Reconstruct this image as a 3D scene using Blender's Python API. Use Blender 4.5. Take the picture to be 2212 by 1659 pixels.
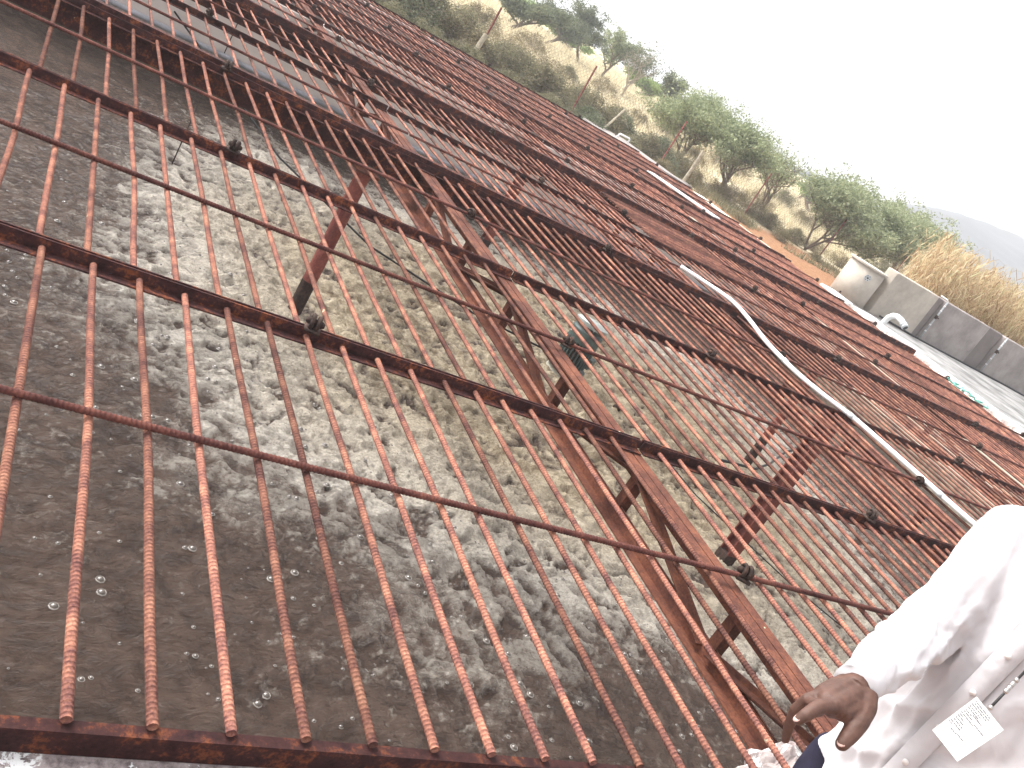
import bpy, bmesh, math, random
import numpy as np
from mathutils import Vector, Matrix, Quaternion
R = math.radians
S = bpy.context.scene
COL = S.collection
for o in list(bpy.data.objects): bpy.data.objects.remove(o)

# ------------------------------------------------------------------ camera
# world: X along the cross angles, Y along the bars, Z up, z=0 is the grating plane; camera 1.37 m above it
CM = np.array([[0.80142111, 0.27947426, 0.52878951],
               [-0.32934782, -0.5317893, 0.78021161],
               [0.49925367, -0.79943372, -0.33414293]])
H = 1.37
cam_d = bpy.data.cameras.new('camera'); cam = bpy.data.objects.new('camera', cam_d); COL.objects.link(cam)
right, up, back = CM[:, 0], -CM[:, 1], -CM[:, 2]
m = Matrix.Identity(4)
for i in range(3):
    m[i][0], m[i][1], m[i][2] = right[i], up[i], back[i]
m[2][3] = H
cam.matrix_world = m
cam_d.sensor_width = 36; cam_d.lens = 36 * 1986.97 / 2212
cam_d.clip_start = 0.05; cam_d.clip_end = 3000
S.camera = cam

def P(x, y, dep):
    """a photo point (2212 px wide picture) at a given distance along the view axis -> world point"""
    v = CM @ (np.array([x - 1106, y - 829.5, 1986.97]) * dep / 1986.97)
    return Vector((v[0], v[1], v[2] + H))

# ------------------------------------------------------------------ world, sun, exposure
SUN_EL, SUN_AZ = R(50), R(-38)     # azimuth from +Y towards +X
w = bpy.data.worlds.new('World'); S.world = w; w.use_nodes = True
nt = w.node_tree; nt.nodes.clear()
out = nt.nodes.new('ShaderNodeOutputWorld'); bg = nt.nodes.new('ShaderNodeBackground')
sky = nt.nodes.new('ShaderNodeTexSky'); sky.sky_type = 'NISHITA'; sky.sun_disc = False
sky.sun_elevation = SUN_EL; sky.sun_rotation = SUN_AZ; sky.dust_density = 6; sky.air_density = 1.0; sky.altitude = 300
hs = nt.nodes.new('ShaderNodeHueSaturation'); hs.inputs['Saturation'].default_value = 0.12; hs.inputs['Value'].default_value = 2.3
nt.links.new(sky.outputs[0], hs.inputs['Color']); nt.links.new(hs.outputs[0], bg.inputs[0]); nt.links.new(bg.outputs[0], out.inputs[0])
bg.inputs[1].default_value = 0.15
sd = bpy.data.lights.new('sun', 'SUN'); sd.energy = 1.7; sd.angle = R(12); sd.color = (1.0, 0.95, 0.88)
so = bpy.data.objects.new('sun', sd); COL.objects.link(so)
dirv = Vector((math.sin(SUN_AZ) * math.cos(SUN_EL), math.cos(SUN_AZ) * math.cos(SUN_EL), math.sin(SUN_EL)))
so.rotation_euler = dirv.to_track_quat('Z', 'Y').to_euler()
S.view_settings.view_transform = 'Standard'; S.view_settings.look = 'None'
S.view_settings.exposure = 0.50; S.view_settings.gamma = 1
S.render.engine = 'CYCLES'
S.cycles.max_bounces = 6; S.cycles.diffuse_bounces = 3; S.cycles.transparent_max_bounces = 8

# ------------------------------------------------------------------ materials
def mat(name, rough=0.8, spec=0.3):
    mt = bpy.data.materials.new(name); mt.use_nodes = True
    n = mt.node_tree.nodes; b = n['Principled BSDF']
    b.inputs['Roughness'].default_value = rough
    b.inputs['Specular IOR Level'].default_value = spec
    return mt, n, mt.node_tree.links, b
def ramp(n, stops, interp='LINEAR'):
    r = n.new('ShaderNodeValToRGB'); r.color_ramp.interpolation = interp
    e = r.color_ramp.elements
    while len(e) < len(stops): e.new(0.5)
    for i, (p, c) in enumerate(stops):
        e[i].position = p; e[i].color = (c[0], c[1], c[2], 1)
    return r
def noise(n, l, vec, scale, detail=4, rough=0.6, dist=0.0):
    t = n.new('ShaderNodeTexNoise'); t.inputs['Scale'].default_value = scale; t.inputs['Detail'].default_value = detail
    t.inputs['Roughness'].default_value = rough; t.inputs['Distortion'].default_value = dist
    if vec is not None: l.new(vec, t.inputs['Vector'])
    return t
def objvec(n, l, rnd=True, scale=(1, 1, 1)):
    tc = n.new('ShaderNodeTexCoord'); src = tc.outputs['Object']
    if rnd:
        oi = n.new('ShaderNodeObjectInfo'); mu = n.new('ShaderNodeMath'); mu.operation = 'MULTIPLY'; mu.inputs[1].default_value = 57.0
        l.new(oi.outputs['Random'], mu.inputs[0])
        ad = n.new('ShaderNodeVectorMath'); ad.operation = 'ADD'
        l.new(src, ad.inputs[0]); l.new(mu.outputs[0], ad.inputs[1]); src = ad.outputs[0]
    mp = n.new('ShaderNodeMapping'); mp.inputs['Scale'].default_value = scale
    l.new(src, mp.inputs['Vector']); return mp.outputs[0]
def mixc(n, l, fac, a, b, mode='MIX'):
    x = n.new('ShaderNodeMix'); x.data_type = 'RGBA'; x.blend_type = mode
    if isinstance(fac, float): x.inputs[0].default_value = fac
    else: l.new(fac, x.inputs[0])
    for s, v in ((6, a), (7, b)):
        if isinstance(v, tuple): x.inputs[s].default_value = (v[0], v[1], v[2], 1)
        else: l.new(v, x.inputs[s])
    return x.outputs[2]
def bump(n, l, b, h, strength=0.4, dist=0.01):
    bp = n.new('ShaderNodeBump'); bp.inputs['Strength'].default_value = strength; bp.inputs['Distance'].default_value = dist
    l.new(h, bp.inputs['Height']); l.new(bp.outputs[0], b.inputs['Normal'])

def rust(name, stops, scale=9, fine=90, speck=True, vary=0.35):
    mt, n, l, b = mat(name, 0.85, 0.15)
    v = objvec(n, l)
    a = noise(n, l, v, scale, 6, 0.65, 0.3); f = noise(n, l, v, fine, 4, 0.7)
    mx = n.new('ShaderNodeMath'); mx.operation = 'MULTIPLY_ADD'; mx.inputs[1].default_value = 0.45
    l.new(f.outputs[0], mx.inputs[0])
    m2 = n.new('ShaderNodeMath'); m2.operation = 'MULTIPLY'; m2.inputs[1].default_value = 0.62; l.new(a.outputs[0], m2.inputs[0])
    l.new(m2.outputs[0], mx.inputs[2])
    r = ramp(n, stops); l.new(mx.outputs[0], r.inputs[0]); colr = r.outputs[0]
    oi = n.new('ShaderNodeObjectInfo'); mr = n.new('ShaderNodeMapRange')
    mr.inputs['To Min'].default_value = 1 - vary; mr.inputs['To Max'].default_value = 1 + vary * 0.5
    l.new(oi.outputs['Random'], mr.inputs[0])
    hv = n.new('ShaderNodeHueSaturation'); l.new(mr.outputs[0], hv.inputs['Value']); l.new(colr, hv.inputs['Color']); colr = hv.outputs[0]
    if speck:
        sp = noise(n, l, v, 22, 2, 0.4); rs = ramp(n, [(0.80, (0, 0, 0)), (0.82, (1, 1, 1))]); l.new(sp.outputs[0], rs.inputs[0])
        colr = mixc(n, l, rs.outputs[0], colr, (0.55, 0.5, 0.36))
    l.new(colr, b.inputs['Base Color'])
    bump(n, l, b, f.outputs[0], 0.35, 0.002)
    return mt
M = {}
M['bar'] = rust('rusty_bar', [(0.36, (.06, .028, .028)), (0.47, (.145, .062, .052)), (0.58, (.29, .125, .085)), (0.70, (.48, .24, .155))], 11, 170, vary=.5)
M['crossbar'] = rust('rusty_crossbar', [(0.36, (.045, .018, .017)), (0.52, (.11, .04, .033)), (0.68, (.23, .085, .06))], 7, 120)
M['angle'] = rust('rusty_angle', [(0.40, (.024, .010, .011)), (0.56, (.062, .024, .022)), (0.60, (.13, .042, .024)), (0.70, (.26, .085, .035))], 15, 75)
M['truss'] = rust('rusty_truss', [(0.36, (.038, .016, .013)), (0.52, (.098, .038, .027)), (0.68, (.21, .08, .045))], 6, 80)
M['post'] = rust('rusty_post', [(0.36, (.10, .035, .032)), (0.52, (.19, .062, .05)), (0.68, (.28, .1, .075))], 5, 60)
M['dark_iron'] = rust('dark_iron', [(0.4, (.02, .016, .014)), (0.55, (.06, .04, .034)), (0.7, (.14, .075, .05))], 30, 160)

def simple(name, c, rough=0.7, var=0.25, scale=6, spec=0.3, bmp=0.15, fine=60, rnd=False):
    mt, n, l, b = mat(name, rough, spec); v = objvec(n, l, rnd)
    a = noise(n, l, v, scale, 6, 0.65); f = noise(n, l, v, fine, 3, 0.6)
    lo = tuple(x * (1 - var) for x in c); hi = tuple(min(1, x * (1 + var)) for x in c)
    r = ramp(n, [(0.35, lo), (0.65, hi)]); l.new(a.outputs[0], r.inputs[0]); l.new(r.outputs[0], b.inputs['Base Color'])
    bump(n, l, b, f.outputs[0], bmp, 0.004); return mt
M['pvc'] = simple('white_pvc', (.8, .8, .8), 0.35, 0.06, 4, 0.5, 0.02)
M['dull_pvc'] = simple('dull_pvc', (.45, .47, .48), 0.45, 0.2, 5, 0.4, 0.02)
M['blue_pipe'] = simple('blue_grey_pipe', (.34, .345, .38), 0.4, 0.35, 3, 0.5, 0.02)
M['rubber'] = simple('black_hose', (.02, .02, .022), 0.5, 0.3, 8, 0.4)
M['rope'] = simple('rope', (.03, .028, .03), 0.9, 0.3, 30, 0.1)
M['motor'] = simple('motor_green_paint', (.085, .115, .11), 0.45, 0.25, 9, 0.5, 0.1)
M['motor_light'] = simple('motor_cowl_paint', (.36, .39, .37), 0.45, 0.2, 9, 0.5, 0.05)
M['float'] = simple('float_grp', (.3, .28, .22), 0.5, 0.3, 9)
M['cement'] = simple('grey_cement', (.31, .275, .26), 0.9, 0.22, 2.2, 0.15, 0.3, 40)
M['cement_light'] = simple('light_cement', (.46, .41, .35), 0.9, 0.17, 2.2, 0.15, 0.3, 40)
M['cement_dark'] = simple('dark_cement', (.22, .19, .18), 0.9, 0.15, 1.6, 0.15, 0.3, 40)
M['apron'] = simple('apron_cement', (.23, .225, .22), 0.9, 0.5, 1.6, 0.15, 0.3, 25)
M['skin'] = simple('dark_skin', (.085, .040, .028), 0.62, 0.26, 30, 0.4, 0.12, 220)
M['nail'] = simple('nail', (.55, .36, .32), 0.3, 0.05, 10, 0.5, 0.0)
M['hair'] = simple('black_hair', (.012, .011, .012), 0.7, 0.3, 60, 0.3, 0.4)
M['eye'] = simple('eye', (.6, .58, .55), 0.2, 0.05, 10, 0.5, 0)
M['trouser'] = simple('navy_trousers', (.022, .02, .035), 0.9, 0.2, 20, 0.1, 0.1)
M['leather'] = simple('black_leather', (.02, .018, .018), 0.4, 0.2, 20, 0.5)
M['stake'] = simple('weathered_wood', (.42, .37, .28), 0.9, 0.25, 12, 0.1)
M['chain'] = simple('steel_chain', (.45, .42, .4), 0.3, 0.1, 12, 0.8); M['chain'].node_tree.nodes['Principled BSDF'].inputs['Metallic'].default_value = 0.8
M['ink'] = simple('grey_print', (.07, .07, .09), 0.8, 0.1, 12)
M['card'] = simple('laminated_card', (.82, .82, .8), 0.3, 0.02, 12, 0.5, 0)
M['button'] = simple('shirt_button', (.7, .66, .64), 0.3, 0.05, 12, 0.5, 0)
M['teal_rope'] = simple('teal_rope', (.16, .42, .36), 0.8, 0.2, 30)
M['wire'] = simple('galvanised_wire', (.2, .14, .11), 0.6, 0.3, 30)
# shirt
mt, n, l, b = mat('white_cotton', 0.85, 0.15)
v = objvec(n, l, False); f1 = noise(n, l, v, 5, 3, 0.5, 1.2); f2 = noise(n, l, v, 900, 2, 0.5)
ma = n.new('ShaderNodeMath'); ma.operation = 'MULTIPLY_ADD'; ma.inputs[1].default_value = 0.03; l.new(f2.outputs[0], ma.inputs[0]); l.new(f1.outputs[0], ma.inputs[2])
b.inputs['Base Color'].default_value = (.52, .50, .515, 1); bump(n, l, b, ma.outputs[0], 0.6, 0.03); M['shirt'] = mt
b.inputs['Sheen Weight'].default_value = 0.2
# peeling white paint over cement
mt, n, l, b = mat('peeling_paint', 0.85, 0.2); v = objvec(n, l, False)
a = noise(n, l, v, 7, 8, 0.75, 0.6); r = ramp(n, [(0.50, (0, 0, 0)), (0.53, (1, 1, 1))]); l.new(a.outputs[0], r.inputs[0])
g = noise(n, l, v, 25, 6, 0.7); rg = ramp(n, [(0.3, (.17, .13, .13)), (0.5, (.33, .28, .27)), (0.7, (.5, .45, .43))]); l.new(g.outputs[0], rg.inputs[0])
l.new(mixc(n, l, r.outputs[0], rg.outputs[0], (.80, .79, .77)), b.inputs['Base Color']); bump(n, l, b, r.outputs[0], 0.5, 0.004); M['paint'] = mt
mt, n, l, b = mat('old_paint_wall_top', 0.85, 0.2); v = objvec(n, l, False)
a = noise(n, l, v, 13, 8, 0.72, 0.4); r = ramp(n, [(0.57, (0, 0, 0)), (0.59, (1, 1, 1))]); l.new(a.outputs[0], r.inputs[0])
g = noise(n, l, v, 40, 6, 0.75); rg = ramp(n, [(0.3, (.09, .07, .07)), (0.5, (.30, .245, .24)), (0.7, (.50, .43, .41))]); l.new(g.outputs[0], rg.inputs[0])
l.new(mixc(n, l, r.outputs[0], rg.outputs[0], (.82, .81, .8)), b.inputs['Base Color']); bump(n, l, b, g.outputs[0], 0.6, 0.006); M['paint_top'] = mt
# tank wall: dry cement above, algae-stained band near the water (a stain with a ragged edge that belongs to the wall)
def wallmat(name, dry, wet):
    mt, n, l, b = mat(name, 0.85, 0.25)
    tc = n.new('ShaderNodeTexCoord'); sx = n.new('ShaderNodeSeparateXYZ'); l.new(tc.outputs['Object'], sx.inputs[0])
    a = noise(n, l, tc.outputs['Object'], 1.6, 7, 0.65, 0.5); c2 = noise(n, l, tc.outputs['Object'], 9, 5, 0.6)
    s = n.new('ShaderNodeMath'); s.operation = 'MULTIPLY_ADD'; s.inputs[1].default_value = 0.42; l.new(a.outputs[0], s.inputs[0]); 
    ng = n.new('ShaderNodeMath'); ng.operation = 'MULTIPLY'; ng.inputs[1].default_value = -1; l.new(sx.outputs[2], ng.inputs[0]); l.new(ng.outputs[0], s.inputs[2])
    r = ramp(n, [(0.0, (0, 0, 0)), (1.0, (1, 1, 1))]); mr = n.new('ShaderNodeMapRange'); mr.inputs['From Min'].default_value = 1.16; mr.inputs['From Max'].default_value = 1.3
    l.new(s.outputs[0], mr.inputs[0])
    rd = ramp(n, [(0.3, tuple(x * .85 for x in dry)), (0.7, dry)]); l.new(a.outputs[0], rd.inputs[0])
    rw = ramp(n, [(0.35, tuple(x * .35 for x in wet)), (0.65, wet)]); l.new(c2.outputs[0], rw.inputs[0])
    l.new(mixc(n, l, mr.outputs[0], rd.outputs[0], rw.outputs[0]), b.inputs['Base Color']); bump(n, l, b, c2.outputs[0], 0.4, 0.01); return mt
M['wall_grey'] = wallmat('tank_wall_grey', (.76, .68, .63), (.16, .14, .09))
M['wall_cream'] = wallmat('tank_wall_cream', (.86, .82, .68), (.5, .46, .36))

# ------------------------------------------------------------------ object helpers
def mesh_obj(name, verts, faces, material, parent=None, smooth=False, loc=(0, 0, 0)):
    me = bpy.data.meshes.new(name)
    me.from_pydata([tuple(v) for v in verts], [], faces); me.update()
    if smooth: me.polygons.foreach_set('use_smooth', [True] * len(me.polygons))
    me.materials.append(material)
    o = bpy.data.objects.new(name, me); COL.objects.link(o); o.parent = parent; o.location = loc
    return o
def inst(name, me, parent=None, loc=(0, 0, 0), rot=(0, 0, 0), scale=(1, 1, 1)):
    o = bpy.data.objects.new(name, me); COL.objects.link(o); o.parent = parent
    o.location = loc; o.rotation_euler = rot; o.scale = scale; return o
def empty(name, loc=(0, 0, 0), rz=0):
    o = bpy.data.objects.new(name, None); COL.objects.link(o); o.location = loc; o.rotation_euler = (0, 0, rz); o.empty_display_size = 0.1; return o
def tag(o, label=None, cat=None, group=None, kind=None):
    if label: o['label'] = label
    if cat: o['category'] = cat
    if group: o['group'] = group
    if kind: o['kind'] = kind
    return o
class MB:
    def __init__(s): s.v = []; s.f = []
    def add(s, V, F):
        k = len(s.v); s.v += [tuple(x) for x in V]; s.f += [tuple(i + k for i in f) for f in F]; return s
    def box(s, x0, x1, y0, y1, z0, z1, rot=None, at=(0, 0, 0)):
        V = [Vector((x, y, z)) for z in (z0, z1) for y in (y0, y1) for x in (x0, x1)]
        if rot is not None: V = [rot @ v for v in V]
        V = [v + Vector(at) for v in V]
        return s.add(V, [(0, 2, 3, 1), (4, 5, 7, 6), (0, 1, 5, 4), (2, 6, 7, 3), (0, 4, 6, 2), (1, 3, 7, 5)])
    def tube(s, pts, rad, n=8, cap=True, flat=1.0):
        pts = [Vector(p) for p in pts]
        if not hasattr(rad, '__len__'): rad = [rad] * len(pts)
        prev = None; rings = []
        for i, p in enumerate(pts):
            t = (pts[min(i + 1, len(pts) - 1)] - pts[max(i - 1, 0)]).normalized()
            if prev is None:
                a = t.orthogonal().normalized()
            else:
                a = (prev - t * prev.dot(t)).normalized()
            prev = a; b_ = t.cross(a)
            rings.append([p + (a * math.cos(2 * math.pi * k / n) + b_ * math.sin(2 * math.pi * k / n) * flat) * rad[i] for k in range(n)])
        V = [v for r_ in rings for v in r_]; F = []
        for i in range(len(pts) - 1):
            for k in range(n):
                F.append((i * n + k, i * n + (k + 1) % n, (i + 1) * n + (k + 1) % n, (i + 1) * n + k))
        if cap:
            F.append(tuple(range(n - 1, -1, -1))); F.append(tuple((len(pts) - 1) * n + k for k in range(n)))
        return s.add(V, F)
    def bar(s, a, b, w, h, upv=(0, 0, 1)):
        a, b = Vector(a), Vector(b); t = (b - a).normalized(); u = Vector(upv); sd_ = t.cross(u).normalized(); u = sd_.cross(t)
        V = [p + sd_ * x * w / 2 + u * y * h / 2 for p in (a, b) for y in (-1, 1) for x in (-1, 1)]
        return s.add(V, [(0, 1, 3, 2), (4, 6, 7, 5), (0, 4, 5, 1), (2, 3, 7, 6), (0, 2, 6, 4), (1, 5, 7, 3)])
    def build(s, name, material, parent=None, smooth=False, loc=(0, 0, 0)):
        return mesh_obj(name, s.v, s.f, material, parent, smooth, loc)
def bevel(o, w=0.003, seg=2):
    b_ = o.modifiers.new('bevel', 'BEVEL'); b_.width = w; b_.segments = seg; b_.limit_method = 'ANGLE'; return o
def ellip(c, rx, ry, rz, nu=14, nv=9):
    V = []; F = []
    for j in range(nv + 1):
        th = math.pi * j / nv
        for i in range(nu):
            ph = 2 * math.pi * i / nu
            V.append((c[0] + rx * math.sin(th) * math.cos(ph), c[1] + ry * math.sin(th) * math.sin(ph), c[2] + rz * math.cos(th)))
    for j in range(nv):
        for i in range(nu):
            F.append((j * nu + i, (j + 1) * nu + i, (j + 1) * nu + (i + 1) % nu, j * nu + (i + 1) % nu))
    return V, F
rng = random.Random(7)
nrs = np.random.RandomState(11)

# ------------------------------------------------------------------ numpy noise
def vnoise(x, y, seed):
    rs = np.random.RandomState(seed); G = rs.rand(256, 256)
    xi = np.floor(x).astype(int); yi = np.floor(y).astype(int); fx = x - xi; fy = y - yi
    fx = fx * fx * fx * (fx * (fx * 6 - 15) + 10); fy = fy * fy * fy * (fy * (fy * 6 - 15) + 10)
    g = lambda a, b_: G[a % 256, b_ % 256]
    return (g(xi, yi) * (1 - fx) + g(xi + 1, yi) * fx) * (1 - fy) + (g(xi, yi + 1) * (1 - fx) + g(xi + 1, yi + 1) * fx) * fy
def fbm(x, y, seed, o=4, gain=0.5):
    s = 0; a = 1; t = 0
    for i in range(o):
        s = s + a * vnoise(x * 2 ** i + 13.1 * i, y * 2 ** i + 7.7 * i, seed + i); t += a; a *= gain
    return s / t
def billow(x, y, seed, o=3, gain=0.5):
    s = 0; a = 1; t = 0
    for i in range(o):
        s = s + a * (1 - np.abs(2 * vnoise(x * 2 ** i + 3.3 * i, y * 2 ** i + 5.9 * i, seed + i) - 1) ** 0.8); t += a; a *= gain
    return s / t

# ------------------------------------------------------------------ ground / terrain
GZ = -0.35
def terr(x, y):
    d = np.clip(y - 27, 0, None)
    base = GZ + 0.034 * np.clip(d, 0, 60) + 0.25 * (fbm(x * .06, y * .06, 50) - .5) * np.clip(d / 20, 0, 1) * 2
    return base
# one sheet with a hole cut for the tank
TX0, TX1, TY0, TY1 = -4.6, 13.75, 0.35, 18.6
xs = np.concatenate([np.array([-900, -300, -100, -40, -15, -8]), [TX0], np.linspace(-2, 12, 8), [TX1], np.linspace(15, 80, 60), [100, 150, 300, 900, 1500]])
ys = np.concatenate([np.array([-600, -200, -60, -20, -6]), [TY0], np.linspace(2, 17, 7), [TY1], np.linspace(20, 95, 70), [110, 150, 300, 900, 1500]])
XX, YY = np.meshgrid(xs, ys, indexing='ij'); ZZ = terr(XX, YY)
V = np.stack([XX, YY, ZZ], -1).reshape(-1, 3); ny = len(ys); F = []
for i in range(len(xs) - 1):
    for j in range(ny - 1):
        cx, cy = (xs[i] + xs[i + 1]) / 2, (ys[j] + ys[j + 1]) / 2
        if TX0 < cx < TX1 and TY0 < cy < TY1: continue
        F.append((i * ny + j, (i + 1) * ny + j, (i + 1) * ny + j + 1, i * ny + j + 1))
mt, n, l, b = mat('soil_and_dry_grass', 0.95, 0.1)
tc = n.new('ShaderNodeTexCoord'); v = tc.outputs['Object']
a = noise(n, l, v, 0.35, 6, 0.7, 0.5); f = noise(n, l, v, 9, 6, 0.75)
soil = ramp(n, [(0.35, (.20, .09, .045)), (0.6, (.36, .20, .11))]); l.new(f.outputs[0], soil.inputs[0])
dry = ramp(n, [(0.3, (.42, .35, .22)), (0.5, (.62, .54, .38)), (0.7, (.78, .71, .54))]); l.new(f.outputs[0], dry.inputs[0])
sx = n.new('ShaderNodeSeparateXYZ'); l.new(v, sx.inputs[0])
ad = n.new('ShaderNodeMath'); ad.operation = 'MULTIPLY_ADD'; ad.inputs[1].default_value = 6; l.new(a.outputs[0], ad.inputs[0]); l.new(sx.outputs[1], ad.inputs[2])
mr = n.new('ShaderNodeMapRange'); mr.inputs['From Min'].default_value = 23.5; mr.inputs['From Max'].default_value = 25.5; l.new(ad.outputs[0], mr.inputs[0])
l.new(mixc(n, l, mr.outputs[0], soil.outputs[0], dry.outputs[0]), b.inputs['Base Color']); bump(n, l, b, f.outputs[0], 0.8, 0.05); M['ground'] = mt
g = mesh_obj('ground', V, F, mt, smooth=True); tag(g, kind='structure')

# ------------------------------------------------------------------ tank (structure walls are things)
WZ = -1.44
WY = 8.72 * H        # far wall face
WX = 9.42 * H        # right wall face
NY = 1.168       # near wall inner face
fl = MB().box(TX0, TX1, TY0, TY1, -3.2, -3.1).build('tank_floor', M['cement_dark']); tag(fl, kind='structure')
o = MB().box(-4.4, 3.55 * H, 0.36, NY, -3.1, -0.052).build('tank_wall', M['paint_top']); bevel(o, 0.012)
tag(o, 'near concrete tank wall with blotchy peeling white paint on its top', 'wall')
o = MB().box(3.56 * H, 13.7, 0.36, NY, -3.1, -0.052).build('tank_wall', M['paint_top']); bevel(o, 0.012)
tag(o, 'near concrete tank wall continuing behind the person', 'wall')
o = MB().box(-4.4, WX, WY, WY + 0.3, -3.1, -0.06).build('tank_wall', M['wall_grey']); bevel(o, 0.01)
tag(o, 'plain grey cement dividing wall under the grating, dark with algae at the waterline', 'wall')
o = MB().box(WX, WX + 0.32, NY, 17.0, -3.1, -0.03).build('tank_wall', M['wall_cream'])
tag(o, 'cream cement side wall of the tank seen between the rusty bars at right', 'wall')
o = MB().box(-4.4, TX1, 18.2, 18.55, -3.1, -0.06).build('tank_wall', M['cement_dark'])
tag(o, 'far concrete tank wall beneath the last row of grating, next to the bushes', 'wall')
# second tank bottom
o = MB().box(-4.4, WX, WY + 0.31, 18.19, -1.35, -1.15).build('basin_water', M['cement_dark']); tag(o, kind='structure')

# water surface with waves and foam
AX, AY = 5.20, 7.03      # aerator
res = 0.020
gx = np.concatenate([np.arange(-3.4, -0.2, 0.08), np.arange(-0.2, 9.5, res), np.arange(9.5, WX + .02, 0.04)])
gy = np.arange(NY - .01, WY + .02, res)
X, Y = np.meshgrid(gx, gy, indexing='ij')
dx, dy = X - AX, Y - AY; r = np.hypot(dx, dy); th = np.arctan2(dy, dx)
warp = fbm(X * .8, Y * .8, 5, 3)
u = r * 1.0 + 1.2 * (warp - .5); vv = th * np.clip(r, .8, 8)
rw_ = r + 1.9 * (fbm(X * .45 + 4, Y * .45, 21, 4) - .5)
boil = np.clip((4.0 - rw_) / 1.6, 0, 1)
white = np.clip((rw_ - 2.2) / 1.4, 0, 1) * np.clip((4.75 - rw_) / 1.4, 0, 1)
act = np.clip((5.6 - rw_) / 2.2, 0, 1)
wx = X + .22 * (fbm(X * 1.6, Y * 1.6, 9, 3) - .5); wy = Y + .22 * (fbm(X * 1.6 + 9, Y * 1.6, 19, 3) - .5)
chop = fbm(wx * 2.6, wy * 3.6, 31, 5, .6) - .5
ripple = 1 - np.abs(2 * fbm(wx * 5.5, wy * 9, 35, 4, .6) - 1)
w2x = X + .10 * (fbm(X * 5, Y * 5, 29, 2) - .5) * 2; w2y = Y + .10 * (fbm(X * 5 + 9, Y * 5, 39, 2) - .5) * 2
cell = billow(w2x * 4.5, w2y * 5.5, 41, 3, .6); cell2 = billow(w2x * 9 + 2, w2y * 11, 47, 4, .62)
Z = WZ + 0.05 * chop + 0.03 * (ripple - .7) + act * (0.085 * (cell - .5) + 0.085 * (cell2 - .5)) + 0.10 * np.clip(1 - r / 1.6, 0, 1)
big = fbm(X * 1.1, Y * 1.1, 71, 4, .6); det = fbm(w2x * 9, w2y * 12, 77, 5, .7); fil = 1 - np.abs(2 * fbm(w2x * 3.2, w2y * 6.0, 83, 5, .66) - 1)
crest = np.clip((cell * .4 + cell2 * .6 - .36) * 3.2, 0, 1)
dens = 1.12 * white + .95 * boil + .10 * np.clip((6.6 - rw_) / 1.6, 0, 1) * (1 - white)
foam = np.clip(dens * (.10 + .85 * crest + 1.2 * (det - .42) + .4 * (big - .5)) + .35 * np.clip((fil - .90) * 9, 0, 1) * np.clip((8.5 - rw_) / 4.5, 0.12, 1) * (det > .5), 0, 1)
sec = np.exp(-((((th - 2.45 + 9.42) % 6.283) - 3.1416) / .16) ** 2) * np.clip((r - .7) * 3, 0, 1) * np.clip((2.6 - r), 0, 1)
sec += np.exp(-((((th + 0.75 + 9.42) % 6.283) - 3.1416) / .2) ** 2) * np.clip((r - .7) * 3, 0, 1) * np.clip((2.4 - r), 0, 1)
foam *= (1 - .6 * np.clip(sec, 0, 1))
nx_, ny_ = X.shape
V = np.stack([X, Y, Z], -1).reshape(-1, 3)
idx = np.arange(nx_ * ny_).reshape(nx_, ny_)
Fq = np.stack([idx[:-1, :-1], idx[1:, :-1], idx[1:, 1:], idx[:-1, 1:]], -1).reshape(-1, 4)
me = bpy.data.meshes.new('water'); me.vertices.add(len(V)); me.vertices.foreach_set('co', V.ravel().astype(np.float32))
me.loops.add(len(Fq) * 4); me.loops.foreach_set('vertex_index', Fq.ravel().astype(np.int32))
me.polygons.add(len(Fq)); me.polygons.foreach_set('loop_start', np.arange(0, len(Fq) * 4, 4, dtype=np.int32)); me.polygons.foreach_set('loop_total', np.full(len(Fq), 4, np.int32))
me.update(); me.validate(); me.polygons.foreach_set('use_smooth', np.ones(len(Fq), bool))
at1 = me.attributes.new('foam', 'FLOAT', 'POINT'); at1.data.foreach_set('value', foam.ravel().astype(np.float32))
at2 = me.attributes.new('boil', 'FLOAT', 'POINT'); at2.data.foreach_set('value', boil.ravel().astype(np.float32))
mt, n, l, b = mat('sewage_water', 0.12, 0.42)
fa = n.new('ShaderNodeAttribute'); fa.attribute_name = 'foam'; ba = n.new('ShaderNodeAttribute'); ba.attribute_name = 'boil'
tc = n.new('ShaderNodeTexCoord'); v = tc.outputs['Object']
fn = noise(n, l, v, 34, 7, 0.75, 0.9); fn2 = noise(n, l, v, 6, 5, 0.6, 1.0)
# foam mask broken up by a fine noise
s1 = n.new('ShaderNodeMath'); s1.operation = 'MULTIPLY_ADD'; s1.inputs[1].default_value = 0.75; l.new(fn.outputs[0], s1.inputs[0]); l.new(fa.outputs['Fac'], s1.inputs[2])
rf = n.new('ShaderNodeMapRange'); rf.inputs['From Min'].default_value = 0.52; rf.inputs['From Max'].default_value = 1.2; l.new(s1.outputs[0], rf.inputs[0])
wcol = ramp(n, [(0.35, (.080, .053, .043)), (0.65, (.165, .115, .090))]); l.new(fn2.outputs[0], wcol.inputs[0])
boilc = ramp(n, [(0.35, (.36, .27, .17)), (0.6, (.80, .68, .49))]); l.new(fn2.outputs[0], boilc.inputs[0])
fcol = mixc(n, l, ba.outputs['Fac'], (.82, .76, .67), boilc.outputs[0])
fd = noise(n, l, v, 55, 5, 0.75, 0.6); rd_ = ramp(n, [(0.36, (.60, .55, .50)), (0.56, (1, 1, 1))]); l.new(fd.outputs[0], rd_.inputs[0])
fcol = mixc(n, l, 1.0, fcol, rd_.outputs[0], 'MULTIPLY')
l.new(mixc(n, l, rf.outputs[0], wcol.outputs[0], fcol), b.inputs['Base Color'])
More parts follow.
